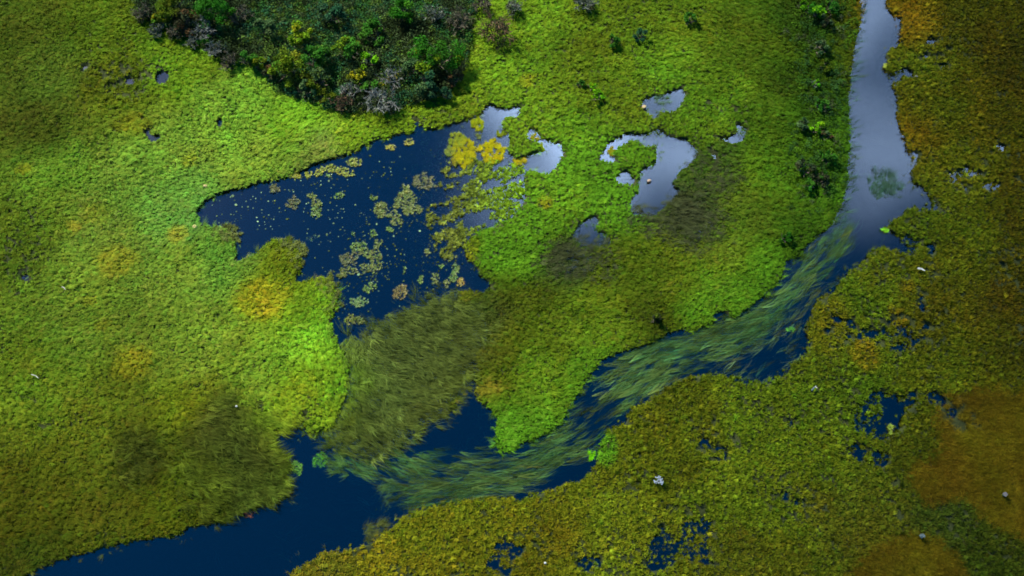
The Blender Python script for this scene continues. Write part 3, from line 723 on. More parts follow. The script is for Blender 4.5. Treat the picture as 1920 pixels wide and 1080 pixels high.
# fringe of loose cushions on the lobes of the western shore
lobe = np.zeros((NY, NX), np.float32)
for u, v, a, b in [(425,440,22,24),(545,478,28,34),(615,552,26,34)]:
    lobe = np.maximum(lobe, ell(u, v, a, b, .7))
x, y = pts(.15, lobe * np.clip(blur(water, .5) * 2.6, 0, 1) * .85)
c = lin((96, 104, 48)) * np.exp(RNG.normal(0, .3, len(x)))[:, None]
P, r, s = full(x, y, np.maximum(at(H, x, y), .0) + .01, RNG.uniform(0, 6.28, len(x)), .8, .2)
scatter('shore_tussocks', 'hummock', P, r, s, c * ALBEDO, 'loose grey-olive tussocks breaking off the lobes of the western shore', 'sedge')
band = raster([(1490,-200),(1588,-200),(1592,30),(1580,130),(1572,220),(1570,330),(1556,390),(1500,380),(1490,300),(1510,200),(1505,90)])
x, y = pts(.22, blur(band, .5) * land_f * np.clip((fbm(GX, GY, 1.2, 271) - .22) * 4, 0, 1))
pal2 = np.array([lin((50, 84, 18)), lin((42, 70, 28)), lin((66, 96, 16)), lin((66, 74, 44))])
c = pal2[np.clip(fbm(x, y, 1.0, 275) * 6 - 1 + RNG.normal(0, .5, len(x)), 0, 3).astype(int)] * np.exp(RNG.normal(0, .25, len(x)))[:, None]
P, r, s = full(x, y, at(H, x, y), RNG.uniform(0, 6.28, len(x)), 1.05, .25)
scatter('bank_scrub', 'sprig', P, r, s, c * ALBEDO, 'low dark green scrub along the western bank of the northern stream', 'scrub')
# --- flooded margins: drowned stems along the shores
ring = np.clip(blur(water, .30) - .12, 0, 1) * np.clip(blur(land, .30) * 2.6 - .25, 0, 1) * (water | (blur(water, .1) > .2)) * np.clip((fbm(GX, GY, 1.6, 221) - .3) * 2.6, .1, 1)
x, y = pts(.15, ring * (~right) * (1 - blur(bank_fringe, .2)))
P, r, s = full(x, y, RNG.uniform(-.22, .02, len(x)), RNG.uniform(0, 6.28, len(x)), .42, .15)
cs = colour(x, y, .35) * .62 + lin((60, 62, 34)) * ALBEDO * .3
scatter('shore_stems', 'wisp', P, r, s, cs, 'drowned brownish stems fringing the shores of the pond and pools', 'sedge')
x, y = pts(.115, np.clip(ring * 1.3, 0, .9) * right + .16 * (right & water & (fbm(GX, GY, .45, 261) > .52) & ~raster(CHAN_UP)))
P, r, s = full(x, y, RNG.uniform(-.10, .02, len(x)), RNG.uniform(0, 6.28, len(x)), .8, .15)
scatter('mat_margin', 'rosette', P, r, s, colour(x, y, .35) * .8, 'half-sunken leaves fringing the pools and bank of the olive mat', 'bog plants')
x, y = pts(.24, np.clip(blur(water, .6) * 1.3 - .5, 0, 1) * raster(POND) * np.clip((fbm(GX, GY, 1.9, 231) - .42) * 4, 0, .8))
P, r, s = full(x, y, RNG.uniform(-.75, -.35, len(x)), RNG.uniform(0, 6.28, len(x)), 1.0, .3)
c = lin((80, 104, 56)) * np.exp(RNG.normal(0, .3, len(x)))[:, None]
scatter('sunken_weed', 'sprig', P, r, s, c * ALBEDO, 'faint sunken weed below the surface of the dark pond', 'water weed')
hang = np.clip(1 - np.abs(blur(water, .22) - .45) * 3.2, 0, 1) * (centre | left) * np.clip((fbm(GX, GY, 1.3, 291) - .34) * 4, 0, 1)
x, y = pts(.14, hang * (.35 + .65 * (blur(flow_grass, .6) > .08)))
P, r, s = full(x, y, RNG.uniform(-.06, .12, len(x)), lean(x, y, .5, .3) + np.pi * (RNG.random(len(x)) < .4), .46, .15)
scatter('overhanging_blades', 'wisp', P, r, s, colour(x, y, .3) * .85, 'loose blades hanging from the meadow banks into the pond and stream', 'sedge')
# --- heath under the shrubs
x, y = pts(.19, heath.astype(np.float32))
nz = fbm(x, y, 1.5, 171)
pal = np.array([lin((44, 84, 30)), lin((36, 74, 44)), lin((70, 94, 30)), lin((58, 74, 40)), lin((40, 54, 26))])
pick = np.clip((nz * 2.2 - .35 + RNG.normal(0, .28, len(x))) * 4, 0, 4).astype(int)
c = pal[pick] * np.exp(RNG.normal(0, .3, len(x)))[:, None]
P, r, s = full(x, y, at(H, x, y), RNG.uniform(0, 6.28, len(x)), 1.15, .25)
s[:, 2] *= .8 + 1.2 * nz
scatter('heath', 'sprig', P, r, s, c * ALBEDO, 'dark green and grey dwarf heath covering the shrub-grown rise', 'heath')
# ------------------------------------------------------------------ shrubs
def tubes(segs):
    """three-sided tapered tubes from a list of (p, q, r0, r1)"""
    V, F = [], []
    for p, q, r0, r1 in segs:
        p, q = np.asarray(p, float), np.asarray(q, float)
        d = q - p; L = np.linalg.norm(d)
        if L < 1e-6: continue
        d /= L
        a = np.cross(d, (0.3, 0.1, 1.0) if abs(d[2]) < .95 else (1, 0, 0)); a /= np.linalg.norm(a)
        b = np.cross(d, a)
        i = len(V)
        for k in range(3):
            c, s_ = math.cos(2.0944 * k), math.sin(2.0944 * k)
            V.append(p + (a * c + b * s_) * r0)
        for k in range(3):
            c, s_ = math.cos(2.0944 * k), math.sin(2.0944 * k)
            V.append(q + (a * c + b * s_) * r1)
        for k in range(3):
            m = (k + 1) % 3
            F.append((i + k, i + m, i + 3 + m, i + 3 + k))
        F.append((i + 3, i + 4, i + 5))
    return np.array(V), F
def jitter_tint(n, col, sd=.2, hsd=.08):
    c = lin(col) * np.exp(RNG.normal(0, sd, n))[:, None]
    c[:, 0] *= np.exp(RNG.normal(0, hsd, n))
    return np.clip(c * ALBEDO, .002, .75)
PAL = {'deep': (36, 82, 12), 'olive': (66, 82, 12), 'lime': (82, 104, 12), 'green': (46, 90, 20), 'teal': (36, 70, 42), 'greygreen': (62, 84, 44), 'gold': (126, 122, 14), 'bright': (92, 146, 14),
       'silver': (96, 98, 88), 'brown': (72, 66, 46), 'russet': (82, 60, 34), 'dark': (44, 50, 28), 'ash': (80, 86, 70)}
def branch_segments(r, h, n, depth, rg, thick=.03):
    segs = []
    def grow(p, d, L, rad, lev):
        q = p + d * L
        segs.append((p, q, rad, rad * .62))
        if lev == 0: return
        for k in range(rg.integers(3, 5)):
            nd = d + rg.normal(0, .62, 3) * (1, 1, .7); nd /= np.linalg.norm(nd)
            t = rg.uniform(.45, 1.0)
            grow(p + d * L * t, nd, L * rg.uniform(.5, .78), rad * .55, lev - 1)
    for k in range(n):
        th = 2 * math.pi * k / n + rg.uniform(-.4, .4)
        sp = rg.uniform(.25, 1.0)
        d = np.array([math.cos(th) * sp * r, math.sin(th) * sp * r, h]); L = np.linalg.norm(d)
        grow(np.array([.05 * math.cos(th), .05 * math.sin(th), -.05]), d / L, L * .52, thick, depth)
    return segs
def shrub(u, v, rpx, col, label, dead=False, flecks=None, group='shrubs on the heath rise', hf=1.0, name=None, cat=None):
    r = rpx * pscale(v) * (1.15 if dead else 1.05); h = (0.35 + r * 1.05) * hf
    x, y = w_of(u, v, h * .55)
    x, y = float(x), float(y)
    z = float(at(H, np.array([x]), np.array([y]))[0])
    z = max(z, 0.0)
    rg = np.random.default_rng(int(u * 7 + v * 13))
    root = add(name or ('dead_shrub' if dead else 'shrub'), None, loc=(x, y, z))
    root.empty_display_size = .2
    tag(root, label, cat or 'shrub', group)
    if dead:
        segs = branch_segments(r, h, 7, 2, rg, .026)
        main = [s_ for s_ in segs if s_[2] > .02]; fine = [s_ for s_ in segs if s_[2] <= .02]
        for s_ in list(fine):                       # fine spray at the ends
            for k in range(3):
                d = s_[1] - s_[0]; nd = d / np.linalg.norm(d) + rg.normal(0, .7, 3); nd /= np.linalg.norm(nd)
                p = s_[0] + d * rg.uniform(.3, 1)
                fine.append((p, p + nd * r * rg.uniform(.12, .3), .011, .006))
        V, F = tubes(main); add('stem', mesh_from('stem', V, F, M_WOOD, jitter_tint(len(V), PAL[col], .1) * .8), root)
        V, F = tubes(fine); add('twigs', mesh_from('twigs', V, F, M_WOOD, np.repeat(jitter_tint(len(V) // 6 + 1, PAL[col], .3), 6, 0)[:len(V)]), root)
        under = ('dark', int(420 * r * r) + 90, .6)
    else:
        V, F = tubes(branch_segments(r * .9, h * .85, 6, 1, rg, .035))
        add('stem', mesh_from('stem', V, F, M_WOOD, jitter_tint(len(V), (92, 80, 66), .15)), root)
        under = (col, int(1700 * r * r) + 350, 1.0)
    # foliage in uneven sprays through the dome
    nc = max(6, int(9 * r * r) + 8)
    th = rg.uniform(0, 6.28, nc); q = np.sqrt(rg.random(nc)) * .86
    cz = np.sqrt(1 - q ** 2) * rg.uniform(.55, 1.05, nc) * h * under[2]
    ccx, ccy = r * q * np.cos(th), r * q * np.sin(th)
    n = under[1]
    k = rg.integers(0, nc, n)
    cr = r * rg.uniform(.16, .36, nc)[k]
    off = rg.normal(size=(n, 3)); off /= np.linalg.norm(off, axis=1)[:, None]
    off *= (rg.random(n) ** .45 * cr)[:, None] * (1, 1, .75)
    cen = np.stack([ccx[k], ccy[k], cz[k]], 1) + off
    cen[:, 2] = np.maximum(cen[:, 2], .04)
    a = rg.normal(size=(n, 3)) * (1, 1, .5); a /= np.linalg.norm(a, axis=1)[:, None]
    b = rg.normal(size=(n, 3)) * (1, 1, .5); b -= a * (a * b).sum(1)[:, None]; b /= np.linalg.norm(b, axis=1)[:, None]
    s_ = (.055 * rg.uniform(.7, 1.5, n))[:, None]
    V = np.stack([cen - a * s_, cen + b * s_ * .55, cen + a * s_, cen - b * s_ * .55], 1).reshape(-1, 3)
    F = np.arange(4 * n).reshape(-1, 4)
    tone = np.exp(rg.normal(0, .2, nc))[k]
    c = lin(PAL[under[0]]) * (tone * np.exp(rg.normal(0, .18, n)))[:, None]
    c[:, 0] *= np.exp(rg.normal(0, .15, nc))[k]
    if flecks:
        fc, share = flecks
        w_ = (rg.random(nc) < share)[k] & (rg.random(n) < .75)
        c[w_] = lin(PAL[fc]) * np.exp(rg.normal(0, .2, w_.sum()))[:, None]
    add('crown', mesh_from('crown', V, F, M_LEAF, np.repeat(np.clip(c * ALBEDO, .002, .8), 4, 0)), root)
    return root
G2 = 'bushes on the western stream bank'
SHRUBS = [
 (404,18,40,'deep','large deep green shrub at the northern edge, above the silver-grey twigs'),
 (322,18,32,'olive','broad olive shrub near the north-west corner of the heath rise'),
 (268,26,17,'brown','grey-brown dead shrub at the westernmost tip of the heath rise',1),
 (303,40,18,'olive','small olive shrub with yellow sprigs beside the westernmost dead shrub',0,('gold',.3)),
 (350,42,26,'dark','dark russet-green shrub between the olive and deep green shrubs',0,('russet',.5)),
 (380,58,22,'silver','silver-grey dead shrub just below the large deep green shrub',1),
 (291,60,12,'ash','small ash-grey dead shrub on the south-west fringe of the heath',1),
 (332,60,15,'brown','low brown dead shrub west of the silver-grey one',1),
 (361,80,10,'ash','tiny pale dead shrub at the meadow edge below the silver-grey one',1),
 (386,78,13,'green','small green shrub tucked below the silver-grey dead shrub'),
 (403,97,14,'silver','bright silver dead shrub standing alone on the meadow edge',1),
 (432,115,15,'brown','purple-brown dead shrub beside the bright silver one',1),
 (464,112,17,'green','rounded green shrub east of the purple-brown dead shrub'),
 (488,120,14,'lime','small lime green shrub east of the rounded green one'),
 (508,138,14,'dark','small dark shrub between two lime green shrubs',0,('russet',.35)),
 (541,128,38,'olive','large yellow-olive shrub on the south-west slope of the heath',0,('lime',.4)),
 (590,112,32,'green','wide mid-green shrub behind the large yellow-olive one'),
 (597,152,25,'olive','olive shrub with grey-green sprays on the southern slope',0,('greygreen',.4)),
 (573,168,17,'greygreen','grey-green shrub at the foot of the large yellow-olive one'),
 (612,180,16,'olive','small olive shrub at the southern foot of the heath'),
 (642,192,18,'russet','russet dead shrub at the southern tip of the heath',1),
 (670,148,18,'olive','shrub covered in bright golden-yellow leaves',0,('gold',.75)),
 (657,170,17,'silver','silver dead shrub just below the golden-yellow one',1),
 (692,168,18,'green','green shrub between the two southern silver dead shrubs'),
 (715,186,30,'silver','wide silver-grey dead shrub at the south-east foot of the heath',1),
 (737,146,22,'silver','silver dead shrub with a few golden leaves, north of the wide one',1,('gold',.25)),
 (772,128,22,'greygreen','grey-green shrub west of the rich green dome'),
 (800,158,26,'teal','dark bluish shrub below the rich green dome',0,('greygreen',.35)),
 (820,102,46,'deep','rich green dome-shaped shrub, the largest on the eastern heath',0,('lime',.25)),
 (850,146,18,'dark','dark reddish shrub on the shaded south-east foot of the rich green dome',0,('russet',.35)),
 (838,178,14,'teal','low bluish shrub at the south-eastern corner of the heath'),
 (930,56,30,'russet','russet-brown bare shrub standing in lime meadow east of the heath',1),
 (904,8,18,'brown','grey-brown bare shrub at the top edge, above the russet-brown one',1),
 (962,14,14,'ash','pale grey bare shrub at the top edge, east of the grey-brown one',1),
 (560,68,26,'lime','yellow-green speckled shrub in the middle of the western heath',0,('gold',.15)),
 (650,92,28,'green','light green shrub in the centre of the heath',0,('lime',.35)),
 (700,62,26,'green','green shrub north-east of the light green central one'),
 (755,25,30,'deep','dark green shrub at the top edge of the eastern heath'),
 (620,30,26,'teal','bluish green shrub at the top edge of the middle heath'),
 (500,50,24,'greygreen','soft grey-green shrub east of the large deep green one'),
 (690,115,20,'bright','pale green shrub dotted with white twigs above the golden-yellow one',0,('ash',.3)),
 (860,40,24,'brown','thin brown-grey shrub on the bare north-east heath',1),
 (815,30,20,'ash','thin grey shrub on the bare north-east heath',1),
 (450,30,18,'brown','brown twiggy shrub just east of the large deep green one',1),
]
for e in SHRUBS:
    shrub(e[0], e[1], e[2], e[3], e[4], bool(e[5]) if len(e) > 5 else False, e[6] if len(e) > 6 else None)
BANK = [
 (1524,22,22,'deep','dark bush with lime leaves at the top edge of the stream bank',0,('bright',.35)),
 (1558,14,18,'green','green bush at the top edge right beside the northern stream'),
 (1506,8,8,'bright','tiny lime green bush at the top edge west of the stream'),
 (1550,40,14,'dark','dark grey-green bush just below the top-edge bushes',0,('greygreen',.4)),
 (1535,92,17,'greygreen','grey-green bush, third from the top along the stream bank'),
 (1545,124,15,'olive','brown-olive bush below the grey-green one on the upper bank'),
 (1531,160,9,'bright','small lime bush with silver twigs on the upper bank',0,('silver',.25)),
 (1541,200,14,'green','low green bush on the bank opposite the small eastern inlet'),
 (1508,236,15,'greygreen','grey-green bush west of the bright green bank bush'),
 (1529,240,15,'bright','bright green bush at the middle of the stream bank'),
 (1548,256,12,'greygreen','grey bush with one orange sprig beside the bright green bush',0,('russet',.3)),
 (1552,298,16,'green','green bush on the bank north of the drowned reed clump'),
 (1510,318,20,'dark','dark grey-green bush on the lower bank',0,('greygreen',.5)),
 (1540,338,18,'dark','dark bush closest to the water on the lower bank',0,('deep',.5)),
 (1515,350,14,'green','small green bush south of the dark grey-green one'),
 (1472,446,14,'deep','dark green bush above the small bay of the stream'),
 (1230,600,13,'dark','dark olive bush in the meadow north of the streaming grass',0,('olive',.5)),
 (1118,182,14,'bright','lime green bush in the northern meadow, larger of the lime pair'),
 (1110,164,8,'bright','lime green bush in the northern meadow, smaller of the lime pair'),
 (1088,158,7,'green','tiny green bush west of the lime pair'),
 (1150,80,13,'green','green bush in the northern meadow above the lime pair'),
 (1200,68,14,'teal','bluish green bush in the northern meadow near the top edge'),
 (1098,4,22,'ash','blue-grey bare bush at the top edge of the northern meadow',1),
 (1292,38,14,'green','green bush in the meadow north-west of the upper bank'),
]
for e in BANK:
    shrub(e[0], e[1], e[2], e[3], e[4], bool(e[5]) if len(e) > 5 else False, e[6] if len(e) > 6 else None, G2 if e[0] > 1480 else 'bushes in the middle meadow', .8)

# ------------------------------------------------------------------ things made of many small leaves
def joined(kind, P, rot, size, tint, name, mat, label, cat, group=None, z0=0.0):
    """one mesh object out of plant pieces placed at P (origin at the thing's centre)"""
    P = np.asarray(P, float); c = P.mean(0); c[2] = z0
    V, F, T = [], [], []
    for k in range(len(P)):
        pv, pf = PROTO[kind][RNG.integers(0, len(PROTO[kind]))]
        ca, sa = math.cos(rot[k]), math.sin(rot[k])
        q = pv * size[k]
        q = np.stack([q[:, 0] * ca - q[:, 1] * sa, q[:, 0] * sa + q[:, 1] * ca, q[:, 2]], 1) + P[k] - c
        b = sum(len(v_) for v_ in V) if False else (0 if not V else joined.n)
        F += [tuple(i + b for i in f_) for f_ in pf]
        V.append(q); T.append(np.repeat(tint[k][None], len(q), 0))
        joined.n = b + len(q)
    return tag(add(name, mesh_from(name, np.concatenate(V), F, mat, np.concatenate(T)), loc=tuple(c)), label, cat, group)
def blob_points(u, v, a, b, step, rag=.45):
    x, y = W(u, v); ax = a * pscale(v); by = b * pscale(v) / math.cos(R(TILT))
    n = max(4, int(3.14 * ax * by / step ** 2 * 2.2))
    px = RNG.uniform(-1.25, 1.25, n); py = RNG.uniform(-1.25, 1.25, n)
    rag = rag if min(a, b) > 8.5 else .2 if min(a, b) > 6 else .08
    d = np.hypot(px, py) + rag * 2 * (fbm(x + px * ax, y + py * by, .28, 181, 2) - .5)
    k = d < 1
    if k.sum() < 3: k = np.argsort(d) < 3
    return x + px[k] * ax, y + py[k] * by
def lily_clump(u, v, a, b, col, label, deep=0.0, dens=.082):
    x, y = blob_points(u, v, a * 1.15, b * 1.15, dens, .62)
    comp = np.arange(len(x)); D = np.hypot(x[:, None] - x, y[:, None] - y) < .15     # one raft: the leaves that touch
    for _ in range(60): comp = np.where(D, comp[None, :], 10 ** 6).min(1)
    k = comp == np.bincount(comp).argmax()
    x, y = x[k], y[k]
    n = len(x)
    c = jitter_tint(n, col, .22, .12)
    joined('rosette', np.stack([x, y, np.full(n, .01 - deep)], 1), RNG.uniform(0, 6.28, n), np.exp(RNG.normal(0, .28, n)) * .56, c, 'lily_clump', M_PAD, label, 'floating plant', 'floating plant clumps in the pond')
OL, BR, GR = (100, 112, 40), (92, 96, 48), (94, 120, 42)
LILY = [
 (793,344,22,15,BR,'round brownish leaf clump north-east in the dark pond, upper of the big pair'),
 (763,374,17,22,OL,'tall olive leaf clump in the dark pond, lower of the big pair'),
 (776,392,12,8,OL,'olive leaf clump touching the foot of the tall one'),
 (514,354,9,8,BR,'small brown-green leaf clump near the north-west shore'),
 (546,364,6,5,(72,100,62),'dim half-sunken leaf clump near the north-west shore',.08),
 (549,379,11,12,BR,'brownish leaf clump in the western pond'),
 (588,368,10,5,OL,'olive leaf clump at the top of the western column'),
 (592,381,9,7,OL,'olive leaf clump in the middle of the western column'),
 (593,396,8,9,GR,'olive leaf clump at the bottom of the western column'),
 (635,367,8,6,GR,'small leafy clump alone north of the pond centre'),
 (701,371,6,6,GR,'tiny leaf clump in open water west of the big pair'),
 (715,396,11,12,OL,'olive leaf clump south-west of the big pair'),
 (738,404,9,9,OL,'olive leaf clump directly south of the big pair'),
 (744,416,12,7,OL,'wide flat leaf clump below the southern olive one'),
 (728,431,9,4,GR,'thin crescent leaf clump south of the big pair'),
 (701,437,5,7,GR,'small upright leaf clump above the wide leaf raft'),
 (661,441,4,5,GR,'tiny round leaf clump north-west of the wide leaf raft'),
 (584,447,9,6,(82,112,52),'pale green sunken leaf patch alone in the western pond',.06),
 (656,485,17,16,BR,'brown western part of the wide leaf raft'),
 (672,464,12,8,GR,'green northern part of the wide leaf raft'),
 (706,480,12,22,OL,'olive eastern part of the wide leaf raft'),
 (684,474,12,9,OL,'olive heart of the wide leaf raft'),
 (657,508,17,8,OL,'olive southern part of the wide leaf raft'),
 (690,504,13,9,OL,'leaf clump south-east of the wide leaf raft'),
 (693,537,10,8,GR,'compact leaf clump below the wide leaf raft'),
 (750,548,14,11,(110,100,44),'round orange-brown leaf clump near the drowned grass'),
 (672,565,15,8,(98,126,62),'grey-green leaf clump in the southern pond'),
 (658,598,8,9,(116,124,34),'yellow-olive leaf clump near the pond outlet'),
 (671,601,11,6,OL,'flat olive leaf clump near the pond outlet'),
 (789,525,5,7,GR,'small leaf clump, westernmost in the cloudy water'),
 (815,523,7,10,OL,'curved leaf clump in the cloudy water'),
 (837,533,5,8,OL,'small olive clump in the cloudy water'),
 (850,520,7,8,GR,'green clump in the cloudy water near the eastern shore'),
 (864,530,6,7,(150,130,40),'orange-tipped clump in the cloudy water near the eastern shore'),
 (854,505,6,9,GR,'upright green clump in the cloudy water near the eastern shore'),
 (841,482,14,6,OL,'long leaf clump below the broken leaf mat'),
 (828,500,4,5,GR,'tiny oval clump below the broken leaf mat'),
 (801,474,5,7,OL,'small leaf clump west of the broken leaf mat'),
 (757,506,4,6,GR,'tiny clump in the middle of the southern pond'),
 (769,266,8,6,(140,138,40),'yellow-olive clump near the small northern inlet'),
 (733,277,9,5,(140,138,40),'flat yellow-olive clump off the northern shore'),
 (553,331,10,6,(140,142,30),'yellow-green clump on the northern shore, westernmost of the shore row'),
 (578,327,7,6,(140,142,30),'yellow-green clump second from the west in the northern shore row'),
 (597,324,8,8,(130,138,36),'olive clump third from the west in the northern shore row'),
 (620,317,14,7,(130,138,40),'wide olive clump in the middle of the northern shore row'),
 (650,322,13,9,(126,134,40),'ragged olive clump east in the northern shore row'),
 (664,305,12,7,(126,134,40),'olive clump at the eastern end of the northern shore row'),
 (616,330,6,4,GR,'tiny clump just off the middle of the northern shore row'),
]
for e in LILY:
    lily_clump(*e)
# floating sedge islands
def isle(u, v, a, b, col, label, kind='hummock', step=.12, sc=.7, name='sedge_island', z=0.0):
    x, y = blob_points(u, v, a, b, step, .35)
    n = len(x)
    joined(kind, np.stack([x, y, np.full(n, .0 + z)], 1), RNG.uniform(0, 6.28, n), np.exp(RNG.normal(0, .15, n)) * sc, jitter_tint(n, col, .14, .06), name, M_LEAF, label, 'floating plant', 'floating sedge islands')
isle(872,288,22,26,(150,146,18),'yellow sedge island off the eastern pond shore, western of two')
isle(858,262,16,14,(122,134,36),'green cap of leaves on the northern side of the western yellow island')
isle(922,284,23,22,(160,152,14),'oval yellow sedge island off the eastern pond shore, eastern of two')
isle(895,232,11,13,(132,142,16),'small yellow-green island in the bright inlet north of the pond')
isle(845,285,9,9,(112,126,52),'small leaf raft on the western side of the western yellow island')
isle(850,303,7,7,(124,120,40),'little brown-olive raft below the western yellow island')
isle(940,250,8,6,(108,122,20),'tiny olive island in the bright inlet')
isle(1003,259,7,6,(136,132,20),'tiny yellow-olive island in the bright round pool')
isle(1012,276,8,9,(116,140,16),'green island at the western edge of the bright round pool')
isle(1148,285,8,7,(130,128,24),'tiny brown-olive island in the western arm of the large bright pool')
isle(975,303,12,7,(156,146,20),'yellow tuft on the strip between the pond and the bright round pool')
isle(896,257,5,5,(104,116,60),'tiny dim island between the two yellow ones and the inlet', 'rosette', .09, .8)
isle(557,877,10,12,(108,156,64),'pale green algae ball in the dark channel mouth', 'rosette', .06, .55, 'algae_clump')
isle(600,862,14,15,(84,148,40),'bright green algae patch beside the drowned grass', 'rosette', .06, .55, 'algae_clump', -.03)
isle(778,828,5,5,(70,116,66),'small round leaf sunk in the inner pool', 'rosette', .06, .5, 'algae_clump', -.03)
isle(1110,853,9,9,(108,178,14),'bright lime tussock at the water edge of the stream bend', 'hummock', .11, .65, 'tussock')
isle(1482,618,8,4,(92,160,60),'small bright green leaf patch afloat in the stream', 'rosette', .06, .5, 'algae_clump')
isle(1658,432,7,5,(130,196,40),'lime green leaf cushion on the point of the eastern bank', 'rosette', .06, .7, 'tussock', .05)
isle(1660,128,4,8,(190,200,70),'pale lime plant on the tip of the northern eastern bank', 'hummock', .08, .5, 'tussock', .08)
isle(1791,248,7,4,(176,178,30),'pale yellow tussock in the mat east of the northern stream', 'hummock', .08, .5, 'tussock', .08)
isle(1668,806,4,9,(150,166,60),'pale leaning tuft beside the dark eastern pool', 'hummock', .08, .5, 'tussock', .05)
isle(930,1000,10,6,(96,98,16),'low olive tussock on the southern mat near the small speckled pool', 'hummock', .1, .6, 'tussock', .05)
# drowned reeds in the northern stream and beside the southern mat
def reeds(u, v, a, b, col, label, ang, step=.13, sc=.6, z=(-.12, 0)):
    x, y = blob_points(u, v, a, b, step, .4)
    n = len(x)
    joined('wisp', np.stack([x, y, RNG.uniform(*z, n)], 1), np.radians(ang) + RNG.normal(0, .35, n), np.exp(RNG.normal(0, .15, n)) * sc, jitter_tint(n, col, .25, .1), 'reed_clump', M_LEAF, label, 'reeds', 'reed clumps in the stream')
reeds(1655,350,30,26,(58,86,60),'dark blue-green reed clump drowned in the middle of the northern stream', 60)
reeds(698,1000,26,18,(84,92,40),'dim olive reed clump at the edge of the dark lower channel', 30)
reeds(735,925,18,30,(70,98,50),'loose curved reeds where the stream opens into the lower channel', 200, .2, .7, (-.25, -.02))
reeds(640,872,24,18,(84,118,50),'green reeds beside the bright algae patch', 170, .16, .6, (-.1, 0))
reeds(462,966,9,6,(150,96,70),'reddish withered reeds standing off the western bank', 20, .13, .45, (-.05, .02))
reeds(537,918,6,14,(112,90,60),'brownish reeds on the tip of the western point', 10, .13, .5, (-.05, .02))
reeds(1240,190,16,10,(70,96,66),'grey-green reeds standing in the small northern pool', 30, .14, .45, (-.05, .02))

# ------------------------------------------------------------------ small pale things
def stick(u, v, du, dv, rad, col, label, name='stick'):
    x0, y0 = W(u - du / 2, v - dv / 2); x1, y1 = W(u + du / 2, v + dv / 2)
    zc = .34
    c = np.array([(x0 + x1) / 2, (y0 + y1) / 2, zc])
    a = np.array([x0, y0, zc]) - c; b = np.array([x1, y1, zc + .02]) - c
    m = (a + b) / 2 + np.array([.02, .03, .015])
    V, F = tubes([(a, m, rad, rad * .9), (m, b, rad * .9, rad * .55), (m * .6 + b * .4, m * .6 + b * .4 + np.array([.08, -.09, .06]), rad * .5, rad * .3)])
    tag(add(name, mesh_from(name, V, F, M_WOOD, jitter_tint(len(V), col, .08, .03)), loc=tuple(c)), label, 'stick', 'bleached sticks on the marsh')
stick(1722,511,13,5,.055,(168,166,152),'short thick bleached stick on the olive mat east of the stream')
stick(1522,732,9,-9,.035,(160,158,142),'slim bleached stick on the mat south of the stream')
stick(72,710,14,7,.025,(158,156,138),'thin pale stick lying in the western meadow')
stick(125,546,7,6,.022,(158,152,132),'short pale stick in the far western meadow')
def stone(u, v, r, col, label, z=.3):
    x, y = W(u, v); rg = np.random.default_rng(int(u))
    V, F = [], []
    for i in range(5):
        ph = math.pi * (i / 4) - math.pi / 2
        for j in range(8):
            t = 2 * math.pi * j / 8; q = r * rg.uniform(.82, 1.15)
            V.append((q * math.cos(ph) * math.cos(t) * 1.2, q * math.cos(ph) * math.sin(t), q * math.sin(ph) * .7))
    for i in range(4):
        for j in range(8):
            F.append((i * 8 + j, i * 8 + (j + 1) % 8, (i + 1) * 8 + (j + 1) % 8, (i + 1) * 8 + j))
    tag(add('stone', mesh_from('stone', V, F, M_WOOD, jitter_tint(len(V), col, .06, .02)), loc=(x, y, z)), label, 'stone', 'pale stones on the marsh')
stone(387,352,.11,(160,140,88),'pale beige stone on the north-western pond shore', .16)
stone(367,428,.12,(156,142,82),'pale yellowish stone on the western tip of the pond', .16)
stone(1207,203,.13,(160,140,94),'beige stone on the western edge of the small northern pool', .12)
stone(1022,1057,.05,(176,176,164),'small white stone on the southern mat', .22)
stone(447,766,.05,(176,174,160),'small white stone in the meadow near the dark channel grass', .36)
stone(1217,341,.09,(156,132,104),'pinkish stone on the spit in the large bright pool', .10)
stone(1717,146,.07,(160,160,160),'white stone at the head of the small eastern inlet', .12)
def white_plant(u, v, r, col, label):
    x, y = W(u, v); rg = np.random.default_rng(int(u))
    root = add('flowering_plant', None, loc=(x, y, .06)); root.empty_display_size = .2
    tag(root, label, 'flower')
    segs, pet = [], []
    for k in range(44):
        th = rg.uniform(0, 6.28); q = r * 1.25 * math.sqrt(rg.random())
        tip = np.array([q * math.cos(th), q * math.sin(th), .34 + .1 * rg.random()])
        segs.append((np.array([.02 * math.cos(th), .02 * math.sin(th), 0]), tip, .008, .005)); pet.append(tip)
    V, F = tubes(segs); add('stem', mesh_from('stem', V, F, M_WOOD, jitter_tint(len(V), (90, 120, 50))), root)
    V, F = [], []
    for tip in pet:
        for k in range(6):
            a = 2 * math.pi * k / 6 + rg.uniform(0, .4); l = .034 * rg.uniform(.7, 1.2)
            d = np.array([math.cos(a), math.sin(a), .25]); s_ = np.array([-math.sin(a), math.cos(a), 0]) * l * .35
            b = len(V); V += [tip, tip + d * l * .6 + s_, tip + d * l, tip + d * l * .6 - s_]; F.append((b, b + 1, b + 2, b + 3))
    tag(add('petals', mesh_from('petals', V, F, M_LEAF, jitter_tint(len(V), col, .1, .02)), root), kind='stuff')
white_plant(1232, 906, .17, (150, 158, 166), 'white flowering plant alone on the olive mat south of the stream')
white_plant(1876, 931, .07, (120, 116, 108), 'small pale flower head on the large rust-brown stand')
white_plant(1722, 1008, .08, (104, 116, 110), 'greenish white flower head above the smaller rust-gold stand')

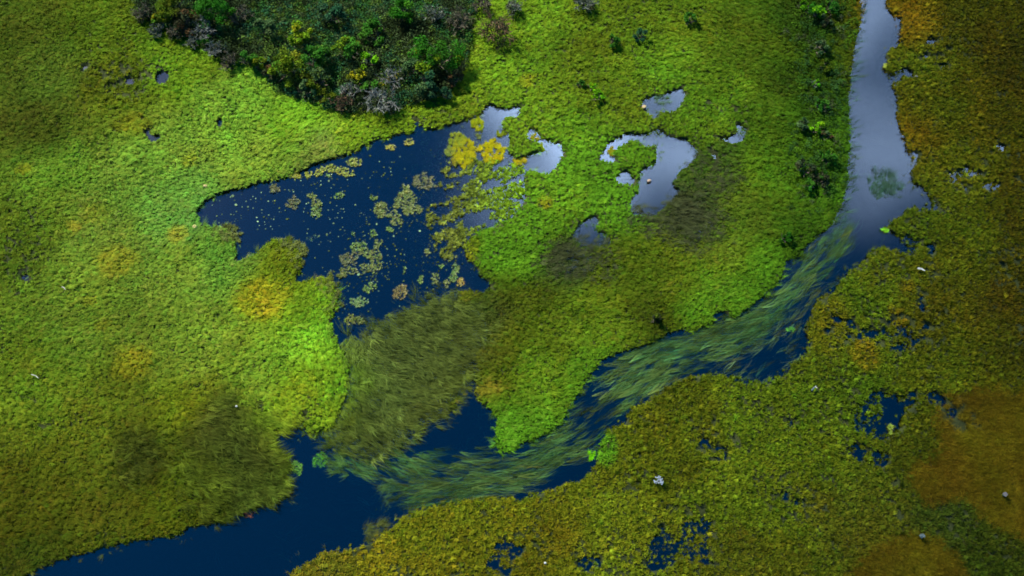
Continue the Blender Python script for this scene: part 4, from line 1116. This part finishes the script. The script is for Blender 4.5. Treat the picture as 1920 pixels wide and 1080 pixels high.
# ------------------------------------------------------------------ unseen clouds added to shade the edges and corners (far above and behind the view)
def cloud_blocker_material():
    m = mat_new('cloud_blocker'); t = m.node_tree; N = t.nodes; L = t.links
    out = N.new('ShaderNodeOutputMaterial'); d = N.new('ShaderNodeBsdfDiffuse'); d.inputs[0].default_value = (.85, .86, .88, 1)
    g = N.new('ShaderNodeNewGeometry'); n = N.new('ShaderNodeTexNoise'); n.inputs['Scale'].default_value = .2; n.inputs['Detail'].default_value = 5
    b = N.new('ShaderNodeBump'); b.inputs['Distance'].default_value = 2
    L.new(g.outputs['Position'], n.inputs['Vector']); L.new(n.outputs['Fac'], b.inputs['Height']); L.new(b.outputs[0], d.inputs['Normal'])
    tr = N.new('ShaderNodeBsdfTransparent'); mx = N.new('ShaderNodeMixShader'); mx.inputs[0].default_value = BLOCKER_THIN
    L.new(d.outputs[0], mx.inputs[1]); L.new(tr.outputs[0], mx.inputs[2]); L.new(mx.outputs[0], out.inputs[0])
    return m
BLOCKER_THIN = .35
BLOCKER_Z = 330.0
M_CLOUD_BLOCKER = cloud_blocker_material()
def cloud_blocker(gx_, gy_, ra, rb, seed):
    """a lumpy cloud added to block the sun, its shadow centred on the ground point (gx_, gy_)"""
    rg = np.random.default_rng(seed)
    k = BLOCKER_Z / sun_vec.z
    cx, cy = gx_ + sun_vec.x * k, gy_ + sun_vec.y * k
    V, F = [], []
    nl, nm = 24, 48
    for i in range(nl + 1):
        ph = math.pi * i / nl - math.pi / 2
        for j in range(nm):
            t = 2 * math.pi * j / nm
            d = np.array([math.cos(ph) * math.cos(t), math.cos(ph) * math.sin(t), math.sin(ph)])
            q = 1 + .5 * (float(fbm(np.array([d[0] * 3 + d[2]]), np.array([d[1] * 3 - d[2]]), 1.2, 190 + seed, 4)[0]) - .5)
            V.append((d[0] * ra * q, d[1] * rb * q, d[2] * 7 * q))
    for i in range(nl):
        for j in range(nm):
            F.append((i * nm + j, i * nm + (j + 1) % nm, (i + 1) * nm + (j + 1) % nm, (i + 1) * nm + j))
    tag(add('cloud_blocker', mesh_from('cloud_blocker', V, F, M_CLOUD_BLOCKER, smooth=True), loc=(cx, cy, BLOCKER_Z)), kind='structure')
cloud_blocker(44, 2, 24, 44, 1)
cloud_blocker(-14, -36, 54, 21, 2)
cloud_blocker(-52, 26, 20, 22, 3)
print('INSTANCES', COUNT, sum(COUNT.values()))
